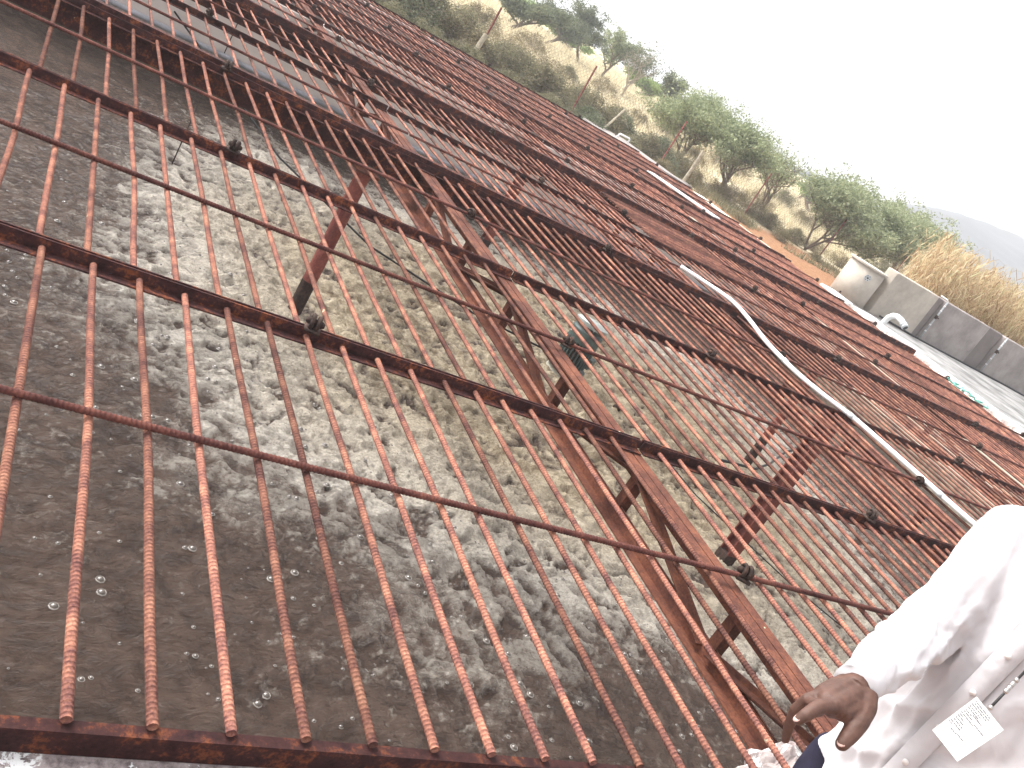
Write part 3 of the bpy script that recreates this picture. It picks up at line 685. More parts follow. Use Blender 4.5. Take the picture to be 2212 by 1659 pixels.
stake((8.2, 20.6, GZ), (8.35, 20.7, .45), .07, 'stake', 'thick weathered stump beside the leftmost visible fence post', 'tree_stump')

# ------------------------------------------------------------------ vegetation
def leafmat(name, cols, rough=0.7, trans=0.15):
    mt, n, l, b = mat(name, rough, 0.2)
    g_ = n.new('ShaderNodeNewGeometry'); tc = n.new('ShaderNodeTexCoord'); a_ = noise(n, l, tc.outputs['Object'], 2.2, 3, 0.6)
    ad = n.new('ShaderNodeMath'); ad.operation = 'MULTIPLY_ADD'; ad.inputs[1].default_value = 0.55; l.new(g_.outputs['Random Per Island'], ad.inputs[0])
    mu = n.new('ShaderNodeMath'); mu.operation = 'MULTIPLY'; mu.inputs[1].default_value = 0.5; l.new(a_.outputs[0], mu.inputs[0]); l.new(mu.outputs[0], ad.inputs[2])
    r_ = ramp(n, [(i / (len(cols) - 1) * .8 + .1, c_) for i, c_ in enumerate(cols)]); l.new(ad.outputs[0], r_.inputs[0]); l.new(r_.outputs[0], b.inputs['Base Color'])
    tr = n.new('ShaderNodeBsdfTranslucent'); l.new(r_.outputs[0], tr.inputs[0]); ms = n.new('ShaderNodeMixShader'); ms.inputs[0].default_value = trans + .15
    l.new(b.outputs[0], ms.inputs[1]); l.new(tr.outputs[0], ms.inputs[2]); l.new(ms.outputs[0], n['Material Output'].inputs[0])
    return mt
LM = {'acacia': leafmat('acacia_leaf', [(.16, .20, .12), (.28, .32, .18), (.44, .46, .28)]),
      'dark': leafmat('dark_leaf', [(.08, .10, .06), (.14, .165, .095), (.24, .25, .15)]),
      'bush': leafmat('bush_leaf', [(.08, .085, .05), (.15, .15, .085), (.25, .23, .13), (.38, .33, .21)]),
      'drybush': leafmat('dry_bush_leaf', [(.10, .095, .05), (.2, .17, .09), (.33, .27, .15)]),
      'lime': leafmat('bright_leaf', [(.13, .19, .05), (.22, .3, .09), (.33, .4, .15)]),
      'straw': leafmat('straw', [(.22, .18, .11), (.62, .54, .37), (.86, .8, .62)], .7, .2),
      'reed': leafmat('reed_leaf', [(.16, .095, .05), (.34, .22, .12), (.5, .37, .21), (.62, .52, .33), (.30, .31, .15)], .7, .2)}
BARK = simple('bark', (.17, .13, .10), .9, .3, 20, .1); BARKP = simple('pale_bark', (.42, .36, .29), .9, .25, 20, .1)
def leaves(points, per, spread, size, seed, flat=.7, asp=.45):
    rs = np.random.RandomState(seed); Pn = np.repeat(np.array(points), per, 0); N = len(Pn)
    off = rs.normal(size=(N, 3)) * spread; off[:, 2] *= flat
    c_ = Pn + off; a_ = rs.normal(size=(N, 3)); a_ /= np.linalg.norm(a_, axis=1, keepdims=True)
    b_ = np.cross(a_, rs.normal(size=(N, 3))); b_ /= np.linalg.norm(b_, axis=1, keepdims=True)
    s_ = size * (.6 + .9 * rs.rand(N))[:, None]
    V_ = np.stack([c_ - a_ * s_ * .5, c_ + b_ * s_ * asp * .5, c_ + a_ * s_ * .5, c_ - b_ * s_ * asp * .5], 1).reshape(-1, 3)
    F_ = np.arange(N * 4).reshape(-1, 4); return V_, F_
def fast_mesh(name, V_, F_, material):
    me = bpy.data.meshes.new(name); k = F_.shape[1]
    me.vertices.add(len(V_)); me.vertices.foreach_set('co', np.asarray(V_, np.float32).ravel())
    me.loops.add(F_.size); me.loops.foreach_set('vertex_index', F_.ravel().astype(np.int32)); me.polygons.add(len(F_))
    me.polygons.foreach_set('loop_start', np.arange(0, F_.size, k, dtype=np.int32)); me.polygons.foreach_set('loop_total', np.full(len(F_), k, np.int32))
    me.update(); me.materials.append(material); return me
def tree(label, az, dist, top_el, width, lm, seed, shape='acacia', per=46, leaf=.075, bark=None, cat='tree', name=None, group='trees on the dry slope'):
    a_ = R(az); x, y = dist * math.sin(a_), dist * math.cos(a_); gz = float(terr(np.array([x]), np.array([y]))[0])
    topz = H + dist * math.tan(R(top_el)); h = topz - gz
    p = empty(name or {'acacia': 'acacia_tree', 'bushy': 'leafy_tree', 'bare': 'bare_tree'}[shape], (x, y, gz)); tag(p, label, cat, group)
    rs = random.Random(seed); mb = MB(); tips = []
    def grow(pos, d, ln, r_, lev):
        nseg = 3; pts = [pos]; q = pos.copy(); dd = d.copy()
        for i in range(nseg):
            dd = (dd + Vector((rs.gauss(0, .18), rs.gauss(0, .18), rs.gauss(0, .10)))).normalized(); q = q + dd * ln / nseg; pts.append(q.copy())
        mb.tube(pts, [r_, r_ * .88, r_ * .76, r_ * .62], 5, cap=False)
        if lev >= 2: tips.extend([pts[2], pts[3]])
        if lev >= 1: tips.append((pts[1] + pts[2]) / 2)
        if lev < 4:
            for k in range(rs.choice([2, 3, 3]) if lev else 4):
                az_ = rs.uniform(0, 6.28); el = {'acacia': rs.uniform(.05, .75), 'bushy': rs.uniform(.2, 1.2), 'bare': rs.uniform(.5, 1.3)}[shape]
                nd = Vector((math.cos(az_) * math.cos(el), math.sin(az_) * math.cos(el), math.sin(el)))
                nd = (nd * .75 + dd * .45).normalized(); grow(pts[-1] if rs.random() < .6 else pts[2], nd, ln * rs.uniform(.62, .85), r_ * .6, lev + 1)
    nst = 1 if shape == 'bushy' else 3
    for k in range(nst):
        az_ = rs.uniform(0, 6.28); grow(Vector((0, 0, 0)), Vector((math.cos(az_) * .35, math.sin(az_) * .35, 1)).normalized(), h * .30, .035 * h ** .5 * (.7 if nst > 1 else 1.2), 0)
    T = np.array([tuple(t) for t in tips]); sc = np.array([width / max(1e-3, (np.percentile(np.hypot(T[:, 0], T[:, 1]), 96) * 2 + .3)), 0, (h * .93) / T[:, 2].max()]); sc[1] = sc[0]
    for i_, v_ in enumerate(mb.v): mb.v[i_] = (v_[0] * sc[0], v_[1] * sc[0], v_[2] * sc[2])
    T = T * sc; T = T * (1 + .16 * np.random.RandomState(seed + 5).normal(size=(len(T), 1)) * np.array([[1, 1, .55]])); T = T[T[:, 2] > h * (.12 if shape != 'bare' else .35)]
    mb.build('trunk', bark or BARK, p, True)
    V_, F_ = leaves(T, max(2, int(per * .5)), .07 * width ** .5, leaf * 1.15, seed, .5)
    V_ = V_[:]; me_ = fast_mesh('crown', V_, F_, LM[lm]); inst('crown', me_, p)
    return p
tree('dark leafy tree at the top edge, farthest left on the slope', 22.9, 44, .9, 4.2, 'dark', 1, 'bushy', 60, .1)
tree('dense dark green tree second from the left on the slope', 25.2, 50, 1.15, 4.0, 'dark', 2, 'bushy', 60, .1)
tree('narrow grey-green tree with a gap on each side, above the dry grass', 27.4, 52, 2.0, 3.2, 'dark', 3, 'bushy', 42, .1)
tree('small leafy tree with two lobes left of the bare pale tree', 29.0, 50, 1.7, 3.0, 'acacia', 4, 'bushy', 36, .1)
tree('nearly bare pale-branched tree against the white sky', 30.6, 50, 1.9, 2.6, 'dark', 5, 'bare', 5, .09, BARKP)
tree('thin leafy tree right of the bare pale tree', 32.4, 50, 1.2, 2.6, 'dark', 6, 'bushy', 26, .1)
tree('largest feathery acacia, spreading over the fence in the middle', 35.4, 31, 1.75, 3.6, 'acacia', 7, 'acacia', 60, .07, group='feathery acacias by the fence')
tree('low right-hand acacia reaching out over the pale grass', 38.6, 30, 1.15, 3.0, 'acacia', 8, 'acacia', 40, .07, group='feathery acacias by the fence')
tree('wispy sparse acacia between the two big feathery ones', 41.3, 34, 1.35, 3.2, 'acacia', 9, 'acacia', 9, .07, group='feathery acacias by the fence')
tree('feathery acacia with wispy top behind the last fence post', 44.6, 31, 2.15, 3.4, 'acacia', 10, 'acacia', 42, .07, group='feathery acacias by the fence')
tree('broad acacia left of the tan reeds', 47.4, 33, 2.1, 3.4, 'acacia', 12, 'acacia', 50, .07, group='feathery acacias by the fence')
tree('rightmost acacia, half behind the tan reeds', 49.6, 37, 2.3, 3.8, 'acacia', 13, 'acacia', 50, .08, group='feathery acacias by the fence')
for i, (az, d, te, wd, lm) in enumerate([(24.0, 62, .5, 5, 'lime'), (26.8, 60, .35, 5, 'lime'), (31.4, 62, .3, 6, 'lime'), (33.6, 60, .5, 4, 'dark'), (36.6, 62, .6, 5, 'dark'), (39.6, 64, .5, 5, 'dark'), (42.6, 62, .35, 4, 'lime'), (43.6, 55, .5, 4, 'dark'), (46.2, 60, .6, 6, 'dark')]):
    tree(['bright green low tree', 'bright green rounded bush', 'light green low spreading tree', 'dark low tree', 'dark bluish low tree', 'dark spiky low tree', 'light green small tree', 'dark pointed small tree', 'dark broad low tree'][i] + ' on the skyline behind ' + ['the top-edge tree', 'the narrow grey-green tree', 'the bare tree', 'the thin leafy tree', 'the largest acacia', 'the low right-hand acacia', 'the wispy acacia', 'the gap left of the wispy-topped acacia', 'the broad acacia'][i],
         az, d, te, wd, lm, 40 + i, 'bushy', 46, .12, group='low trees along the skyline')
# bushes
def bush_mesh(seed, lm, n_=260, per=30):
    rs = np.random.RandomState(seed); u_ = rs.rand(n_, 3); ph = u_[:, 0] * 6.28; rr_ = u_[:, 1] ** .45; zz = u_[:, 2] ** .8
    env = np.sqrt(np.clip(1 - (zz * .95) ** 2, 0, 1)) * (1 + .3 * np.sin(3 * ph + seed) + .2 * np.sin(5 * ph))
    T = np.stack([rr_ * env * .8 * np.cos(ph), rr_ * env * .8 * np.sin(ph), zz * (1 + .22 * np.sin(2 * ph + seed)) * .95], -1)
    V_, F_ = leaves(T, per, .075, .06, seed, .9, .35)
    mb = MB(); rr2 = random.Random(seed)
    for t in T[::3]:
        mid = Vector((t[0] * .5 + rr2.gauss(0, .05), t[1] * .5 + rr2.gauss(0, .05), t[2] * .55)); mb.tube([(0, 0, 0), mid, tuple(t), tuple(Vector(t) + Vector((rr2.gauss(0, .12), rr2.gauss(0, .12), .12)))], [.012, .008, .005, .003], 4, cap=False)
    return fast_mesh('foliage', V_, F_, LM[lm]), mesh_only('twigs', mb.v, mb.f, BARKP)
BM = [bush_mesh(101, 'bush'), bush_mesh(102, 'bush'), bush_mesh(103, 'drybush'), bush_mesh(104, 'drybush', 200, 18), bush_mesh(105, 'dark')]
bl = []
for i in range(68):
    az = 9 + (i % 44) * .87 + rng.uniform(-.4, .4); front = i % 3 == 0 and i < 44
    Yd = rng.uniform(19.2, 20.3) if front else rng.uniform(22.2, 23.4)
    if az > 41.5 and front: Yd = rng.uniform(20.2, 20.8)
    if i >= 44: az = 21 + (i - 44) * 1.25 + rng.uniform(-.4, .4); Yd = rng.uniform(25, 36)
    x = Yd * math.tan(R(az)); s0 = (.98 if az < 27 else .86 if az < 35 else .66 if az < 41 else .60) * rng.uniform(.75, 1.12)
    if 29.5 < az < 32 and front: s0 *= 1.35
    if i >= 44: s0 = rng.uniform(.45, .95)
    bl.append((x, Yd, s0 * (.55 if front else 1.0), 1.0, front))
bn = ['dark olive bush', 'grey-green bush', 'dry brownish bush', 'sparse dry bush', 'deep green bush']
for i, (x, y, s_, hz, front) in enumerate(bl):
    az = math.degrees(math.atan2(x, y)); k = rng.choice([0, 0, 1, 1, 4, 2] if az < 36 else [0, 1, 2, 2, 3, 3]); k = rng.choice([1, 2, 3, 3]) if y > 24.4 else k
    near = min([(abs(az - q), j) for j, q in enumerate((22, 28.5, 34.6, 40.5, 45.5))])[1]
    p = empty('bush', (x, y, float(terr(np.array([x]), np.array([y]))[0])), rng.uniform(0, 6.28)); sc = (s_ * 1.25, s_ * 1.25, s_ * .82)
    tag(p, '%s %s, near its %s post from the left' % (bn[k], 'low before the fence' if front else 'well beyond the fence' if y > 24 else 'just behind the fence', ordn[near]), 'bush', 'bushes along the fence')
    inst('foliage', BM[k][0], p, scale=sc); inst('twigs', BM[k][1], p, scale=sc)
# dry grass on the slope: stuff
N = 90000; rs = np.random.RandomState(5)
yy = 23.5 + 45 * rs.rand(N) ** 1.25; azz = np.radians(12 + 44 * rs.rand(N)); xx = yy * np.tan(azz)
den = fbm(xx * .25, yy * .25, 88); keep = den > .42; xx, yy = xx[keep], yy[keep]; N = len(xx)
zz = terr(xx, yy); hh_ = (.16 + .34 * rs.rand(N)) * (1 + .3 * (den[keep] - .5)); ang = rs.rand(N) * 6.28; lw = .008 + yy * .0003
bx_, by_ = np.cos(ang) * lw, np.sin(ang) * lw; lx, ly = rs.normal(size=N) * .12, rs.normal(size=N) * .12
V_ = np.stack([np.stack([xx - bx_, yy - by_, zz - .02], -1), np.stack([xx + bx_, yy + by_, zz - .02], -1), np.stack([xx + lx, yy + ly, zz + hh_], -1)], 1).reshape(-1, 3)
me_ = fast_mesh('dry_grass', V_, np.arange(N * 3).reshape(-1, 3), LM['straw']); o = inst('dry_grass', me_); tag(o, 'pale dry grass covering the sunlit slope beyond the fence', 'grass', kind='stuff')
# low weeds on the bare soil and along the near side of the fence
N = 26000; yy = 18.7 + 4.5 * rs.rand(N); xx = yy * np.tan(np.radians(8 + 39 * rs.rand(N))); den = fbm(xx * .7, yy * .7, 98); keep = (den > .5) | (xx < 12); xx, yy = xx[keep], yy[keep]; N = len(xx)
hh_ = .06 + .22 * rs.rand(N); ang = rs.rand(N) * 6.28; bx_, by_ = np.cos(ang) * .012, np.sin(ang) * .012
V_ = np.stack([np.stack([xx - bx_, yy - by_, xx * 0 + GZ - .01], -1), np.stack([xx + bx_, yy + by_, xx * 0 + GZ - .01], -1), np.stack([xx + rs.normal(size=N) * .08, yy + rs.normal(size=N) * .08, GZ + hh_], -1)], 1).reshape(-1, 3)
me_ = fast_mesh('weeds', V_, np.arange(N * 3).reshape(-1, 3), LM['bush']); o = inst('weeds', me_); tag(o, 'low green weeds at the foot of the fence bushes', 'weeds', kind='stuff')
# reeds: stuff
NS = 2000; V_ = []; F_ = []; rr2 = random.Random(31)
def ribbon(pts, wd, side):
    k = len(V_)
    for i, q in enumerate(pts):
        w_ = wd * (1 - (i / (len(pts) - 1)) ** 1.6) + .002; V_.append(tuple(q - side * w_)); V_.append(tuple(q + side * w_))
    for i in range(len(pts) - 1): F_.append((k + 2 * i, k + 2 * i + 1, k + 2 * i + 3, k + 2 * i + 2))
for i in range(NS):
    x = rr2.uniform(18.0, 31); y = rr2.uniform(14.4, 19.5)
    if math.degrees(math.atan2(x, y)) < 50.4 + rr2.uniform(-.3, .6): continue
    h = rr2.uniform(1.5, 2.5) * (1 - .18 * max(0, 18.2 - x)); ln = Vector((rr2.gauss(-.05, .12), rr2.gauss(0, .12), 1))
    base = Vector((x, y, GZ)); sd_ = Vector((math.cos(i), math.sin(i), 0))
    ribbon([base + ln * h * t for t in (0, .33, .66, 1)], .009, sd_)
    for j in range(9):
        t = rr2.uniform(.25, 1); o_ = base + ln * h * t; a_ = rr2.uniform(0, 6.28); d_ = Vector((math.cos(a_), math.sin(a_), 0)); L_ = rr2.uniform(.25, .6)
        ribbon([o_, o_ + d_ * L_ * .35 + Vector((0, 0, L_ * .38)), o_ + d_ * L_ * .75 + Vector((0, 0, L_ * .32)), o_ + d_ * L_ * 1.05 + Vector((0, 0, -L_ * rr2.uniform(0, .5)))], .013, d_.cross(Vector((0, 0, 1))))
me_ = fast_mesh('dry_reeds', np.array(V_), np.array(F_), LM['reed']); o = inst('dry_reeds', me_); tag(o, 'tall tan dry reeds growing in a mass behind the cement chambers', 'reeds', kind='stuff')
# far hill
hx = np.linspace(-40, 620, 180); hy = np.linspace(150, 420, 60); HX, HY = np.meshgrid(hx, hy, indexing='ij')
azh = np.degrees(np.arctan2(HX, HY)); ridge = np.interp(azh, [0, 30, 40, 46, 49, 51, 53, 55, 60, 70], [.0, .0, .2, 1.0, 2.3, 2.9, 3.3, 3.6, 4.2, 4.5])
prof = np.clip((HY - 150) / 110, 0, 1) ** .8 * np.clip((420 - HY) / 90, 0, 1)
HZ = 2.0 + 2.4 * (fbm(HX * .25, HY * .25, 95, 4, .7) - .5) * (ridge > .5) * np.clip((HY - 150) / 30, 0, 1) + prof * (np.tan(np.radians(ridge)) * np.hypot(HX, HY) * .98) + 3.2 * (fbm(HX * .06, HY * .06, 91, 5, .6) - .5) * np.clip((HY - 150) / 30, 0, 1) * (ridge > .5)
HZ -= 3 * (1 - np.clip((HY - 150) / 20, 0, 1))
V_ = np.stack([HX, HY, HZ], -1).reshape(-1, 3); ii = np.arange(len(V_)).reshape(HX.shape)
F_ = np.stack([ii[:-1, :-1], ii[1:, :-1], ii[1:, 1:], ii[:-1, 1:]], -1).reshape(-1, 4)
mh = simple('hill_scrub', (.03, .035, .045), .95, .45, .05, .1, .6, .4)
me_ = fast_mesh('hill', V_, F_, mh); me_.polygons.foreach_set('use_smooth', np.ones(len(F_), bool)); o = inst('hill', me_); tag(o, kind='structure')

# ------------------------------------------------------------------ haze
HZD = 0.0022
o = MB().box(-1000, 1000, -700, 1000, -4.3, 34).build('haze', M['cement']); o.data.materials.clear()
mt = bpy.data.materials.new('haze_air'); mt.use_nodes = True; n = mt.node_tree.nodes; n.clear(); out = n.new('ShaderNodeOutputMaterial'); pv = n.new('ShaderNodeVolumePrincipled')
pv.inputs['Density'].default_value = HZD; pv.inputs['Color'].default_value = (.97, .98, 1, 1); mt.node_tree.links.new(pv.outputs[0], out.inputs['Volume'])
o.data.materials.append(mt); tag(o, kind='stuff'); o['label'] = 'pale dusty haze over the whole place'
S.cycles.volume_bounces = 0; S.cycles.volume_step_rate = 4

# ------------------------------------------------------------------ the person
PC = Vector((2.02, .80, 0)); FD = Vector((-.92, -.40, 0)).normalized(); LD = Vector((FD.y * -1, FD.x, 0)).normalized()   # facing, person's left
def loft(rings, n=40):
    """rings: (centre, half width, half depth, power) ellipse rings in the person's axes"""
    V_ = []; F_ = []
    for (c_, hw, hd, *_) in rings:
        for k in range(n):
            a_ = 2 * math.pi * k / n; cx_, sx_ = math.cos(a_), math.sin(a_)
            e = .82
            q = Vector(c_) + LD * hw * math.copysign(abs(cx_) ** e, cx_) + FD * hd * math.copysign(abs(sx_) ** e, sx_); V_.append(q)
    m_ = len(rings)
    for i in range(m_ - 1):
        for k in range(n): F_.append((i * n + k, i * n + (k + 1) % n, (i + 1) * n + (k + 1) % n, (i + 1) * n + k))
    F_.append(tuple(range(n - 1, -1, -1))); F_.append(tuple((m_ - 1) * n + k for k in range(n)))
    return V_, F_
def C(z, f=0, s=0): return PC + Vector((0, 0, z)) + FD * f + LD * s
def remesh(o_, vox, sm=6, fac=.6):
    r_ = o_.modifiers.new('remesh', 'REMESH'); r_.mode = 'VOXEL'; r_.voxel_size = vox; r_.use_smooth_shade = True
    s_ = o_.modifiers.new('smooth', 'SMOOTH'); s_.iterations = sm; s_.factor = fac; return o_
def displace(o_, size, strength, seed=0, kind='CLOUDS'):
    t = bpy.data.textures.new('folds', kind); t.noise_scale = size
    d_ = o_.modifiers.new('folds', 'DISPLACE'); d_.texture = t; d_.strength = strength; d_.mid_level = .5; d_.texture_coords = 'LOCAL'
person = empty('person', (PC.x, PC.y, GZ)); tag(person, 'person in a loose white long-sleeved shirt, one hand held out over the grating', 'person')
base = Vector((PC.x, PC.y, GZ))
def pobj(mb, name, m_, smooth=True):
    o_ = MB(); o_.v = [tuple(Vector(v_) - base) for v_ in mb.v]; o_.f = mb.f; return o_.build(name, M[m_], person, smooth)
SH = P(2196, 1165, 1.92); EL = P(1992, 1362, 1.86); WR = P(1852, 1478, 1.66)
SH2 = C(1.03, 0, .19) * 1.0; 
# ---- right hand (towards the camera)
hd = .10
def Q(x, y, d): return P(x, y, d + hd)
hb = MB()
hb.tube([SH, EL, EL * .35 + WR * .65, WR, Q(1838, 1492, 1.545)], [.04, .034, .033, .030, .032], 16, flat=.85)
hb.tube([C(.60, -.01), C(.8, -.01), C(.98, -.015)], [.09, .10, .085], 20)
hb.tube([SH, C(1.0, -.015), C(1.02, -.01, .20), C(.74, -.05, .27), C(.50, .04, .29)], [.04, .05, .045, .036, .03], 16)
# palm: wide slab from the wrist to the knuckles
W0 = Q(1858, 1482, 1.555)
KN = [Q(1772, 1502, 1.515), Q(1782, 1512, 1.495), Q(1796, 1526, 1.482), Q(1814, 1540, 1.49)]
WB = [Q(1833, 1478, 1.57), Q(1843, 1486, 1.55), Q(1855, 1498, 1.54), Q(1868, 1515, 1.535)]
for k in range(4):
    mid = WB[k].lerp(KN[k], .5)
    hb.tube([WB[k], mid, KN[k]], [.0215, .021, .0165], 12)
for k in range(3):
    hb.tube([WB[k].lerp(WB[k + 1], .5), KN[k].lerp(KN[k + 1], .5)], [.021, .016], 12)
# fingers: little and ring finger folded behind, two fingers in view, thumb
fing = [
    ([KN[0], Q(1742, 1513, 1.505), Q(1719, 1533, 1.515), Q(1705, 1566, 1.535), Q(1697, 1597, 1.55)], [.0130, .0118, .0108, .0098, .0080]),
    ([KN[2], Q(1770, 1526, 1.462), Q(1752, 1537, 1.450), Q(1737, 1547, 1.444), Q(1725, 1555, 1.444)], [.0142, .0130, .0120, .0112, .0090]),
    ([KN[1], Q(1760, 1516, 1.53), Q(1754, 1528, 1.56), Q(1760, 1540, 1.59), Q(1772, 1540, 1.60)], [.0108, .0102, .0096, .0088, .0074]),
    ([KN[3], Q(1796, 1540, 1.52), Q(1792, 1540, 1.56), Q(1800, 1536, 1.59), Q(1812, 1530, 1.60)], [.0105, .0098, .009, .0082, .007]),
    ([Q(1866, 1500, 1.54), Q(1866, 1530, 1.52), Q(1853, 1562, 1.495), Q(1835, 1588, 1.48), Q(1819, 1607, 1.47)], [.025, .0225, .0185, .0158, .0122])]
for pts_, rad_ in fing: hb.tube(pts_, rad_, 12)
for pts_, rad_ in fing: 
    e_ = ellip(pts_[-1], rad_[-1] * 1.02, rad_[-1] * 1.02, rad_[-1] * 1.02, 10, 7); hb.add(*e_)
# web between thumb and palm
hb.tube([Q(1862, 1508, 1.535), Q(1846, 1524, 1.525)], [.020, .016], 10)
hb.tube([Q(1850, 1500, 1.545), Q(1815, 1521, 1.51)], [.021, .015], 12)
hb.tube([KN[0], KN[1], KN[2]], [.0135, .0135, .014], 12)
hb.tube([Q(1748, 1516, 1.50), Q(1762, 1524, 1.475)], [.0105, .011], 10)
# left arm + hand hidden beyond the frame
SL = C(1.02, -.01, .20); ELl = C(.74, -.05, .27); WRl = C(.50, .04, .29)
hb.tube([ELl.lerp(WRl, .3), WRl, WRl + Vector((0, 0, -.05)) + FD * .02], [.032, .026, .028], 14)
for k in range(4):
    b0_ = WRl + Vector((0, 0, -.06)) + FD * (.03 - .018 * k + .01); hb.tube([WRl + FD * (.02 - .014 * k), b0_, b0_ + Vector((0, 0, -.04 - .006 * (k in (1, 2)))) + FD * .004, b0_ + Vector((0, 0, -.075)) - LD * .012], [.014, .0105, .0095, .0075], 10)
hb.tube([WRl, WRl + FD * .035 + Vector((0, 0, -.03)), WRl + FD * .045 + Vector((0, 0, -.07))], [.014, .011, .008], 10)
# neck and head in the same skin body
HC = C(1.245, .02)
hb.tube([C(.95, -.01), C(1.06, -.005), C(1.17, .01)], [.075, .056, .056], 20)
skin = pobj(hb, 'body', 'skin'); remesh(skin, .0025, 4, .5); displace(skin, .010, .0016)
hbm = MB()
V_, F_ = ellip((0, 0, 0), 1, 1, 1, 36, 26)
for v_ in V_:
    x_, y_, z_ = v_; wd_ = .074 * (1 - .16 * max(0, -z_)); q = HC + LD * x_ * wd_ + FD * (y_ * .093 + (.012 if z_ < -.3 and y_ > 0 else 0)) + Vector((0, 0, z_ * .118))
    # brow, eye sockets
    if y_ > .5 and .0 < z_ < .25 and .15 < abs(x_) < .6: q -= FD * .006
    hbm.v.append(tuple(q))
hbm.f = list(F_)
hbm.tube([HC + FD * .086 + Vector((0, 0, .022)), HC + FD * .104 + Vector((0, 0, -.018)), HC + FD * .09 + Vector((0, 0, -.032))], [.007, .015, .012], 10)
hbm.add(*ellip(HC + FD * .088 + Vector((0, 0, -.058)), .022, .016, .007, 12, 8))
for s_ in (-1, 1): hbm.add(*ellip(HC + LD * s_ * .075 + Vector((0, 0, -.005)), .012, .014, .03, 10, 8))
head = pobj(hbm, 'head', 'skin'); remesh(head, .004, 3, .5)
for s_ in (-1, 1):
    e_ = MB().add(*ellip(HC + FD * .079 + LD * s_ * .03 + Vector((0, 0, .014)), .011, .011, .007, 12, 8)); pobj(e_, 'eye', 'eye')
hr = MB(); V_, F_ = ellip((0, 0, 0), 1, 1, 1, 36, 26)
for v_ in V_:
    x_, y_, z_ = v_; zz_ = z_ if not (y_ > .35 and z_ < .45) else .45 + (z_ - .45) * .1
    zz_ = max(zz_, -.35); k_ = 1.05 if z_ > -.2 else .9
    hr.v.append(tuple(HC + LD * x_ * .078 * k_ + FD * (y_ * .095 * k_ - .006) + Vector((0, 0, zz_ * .122 + .006))))
hr.f = list(F_); ho = pobj(hr, 'hair', 'hair')
# nails
def nail(tip, prev, upv, m_='nail', s_=.0062):
    t = (tip - prev).normalized(); u_ = (upv - t * upv.dot(t)).normalized(); sd_ = t.cross(u_)
    V_, F_ = ellip((0, 0, 0), 1, 1, 1, 12, 8); mb_ = MB(); c_ = tip + u_ * s_ * .72 - t * s_ * .1
    mb_.v = [tuple(c_ + t * v_[0] * s_ * 1.25 + sd_ * v_[1] * s_ * .9 + u_ * v_[2] * s_ * .35) for v_ in V_]; mb_.f = F_; pobj(mb_, 'nail', m_)
tocam = (Vector((0, 0, H)) - WR).normalized(); imup = Vector((CM[0, 0] * -.5 + CM[0, 1] * -.8, CM[1, 0] * -.5 + CM[1, 1] * -.8, CM[2, 0] * -.5 + CM[2, 1] * -.8)).normalized()
nail(fing[1][0][-1], fing[1][0][-2], imup * .75 + tocam * .6, s_=.0075); nail(fing[0][0][-1], fing[0][0][-2], tocam * .4 + imup * .7, s_=.006); nail(fing[4][0][-1], fing[4][0][-2], imup * .3 + tocam * .9, s_=.0095)
# ---- trousers and shoes
tb = MB()
tb.add(*loft([(C(.16, -.03, -.02), .185, .105), (C(.34, -.04, -.03), .195, .09), (C(.42, -.03, -.02), .165, .09), (C(.50, -.03), .12, .08)], 30))
for s_ in (-1, 1):
    tb.tube([C(.36, -.01, s_ * .085), C(.05, 0, s_ * .095), C(-.26, -.02, s_ * .10), C(GZ + .05, -.01, s_ * .105)], [.095, .075, .06, .062], 18)
o = pobj(tb, 'trousers', 'trouser'); remesh(o, .008, 6, .6); displace(o, .12, .02)
for s_ in (-1, 1):
    sb = MB(); c_ = C(GZ, .05, s_ * .11); V_, F_ = ellip((0, 0, 0), 1, 1, 1, 20, 12)
    sb.v = [tuple(c_ + LD * v_[0] * .045 + FD * v_[1] * .135 + Vector((0, 0, max(v_[2], -.4) * .06 + .026))) for v_ in V_]; sb.f = F_; pobj(sb, 'shoe', 'leather')
# ---- shirt: torso and sleeves in one surface
TZ = [.36, .47, .60, .72, .84, .95, 1.02, 1.065, 1.10]; THW = [.188, .180, .170, .160, .166, .178, .165, .115, .07]; THD = [.175, .160, .148, .142, .136, .12, .10, .08, .065]
rings = []; sbm = MB(); nn_ = 120; mm_ = 150; zsr = np.linspace(.36, 1.10, mm_)
V_ = []; F_ = []
ang_ = np.arange(nn_) * 2 * math.pi / nn_
for i, z_ in enumerate(zsr):
    hw = np.interp(z_, TZ, THW); hd_ = np.interp(z_, TZ, THD)
    k_ = ang_
    # long soft drape folds running down and across the cloth, fading at the shoulders
    amp = .013 * np.clip((1.0 - z_) / .35, 0.15, 1)
    f1_ = 1 - np.abs(2 * fbm(np.cos(k_) * 3.0 + 5 + z_ * 2.6, np.sin(k_) * 3.0 + 5 - z_ * 2.0 + z_ * 3.5, 301, 3, .5) - 1) ** .7
    f2_ = 1 - np.abs(2 * fbm(np.cos(k_) * 1.5 + 9 - z_ * 7.5, np.sin(k_) * 1.5 + 9 + z_ * 3.0, 311, 2, .5) - 1) ** .7
    dr_ = amp * (1.1 * (f1_ - .6) + .9 * (f2_ - .6)) * 2
    for k in range(nn_):
        c_, s_ = math.cos(k_[k]), math.sin(k_[k]); e = .84
        V_.append(C(z_, .01 + (hd_ + dr_[k]) * math.copysign(abs(s_) ** e, s_), -.01 + (hw + dr_[k]) * math.copysign(abs(c_) ** e, c_)))
for i in range(mm_ - 1):
    for k in range(nn_): F_.append((i * nn_ + k, i * nn_ + (k + 1) % nn_, (i + 1) * nn_ + (k + 1) % nn_, (i + 1) * nn_ + k))
F_.append(tuple(range(nn_ - 1, -1, -1))); F_.append(tuple((mm_ - 1) * nn_ + k for k in range(nn_)))
sbm.add(V_, F_)
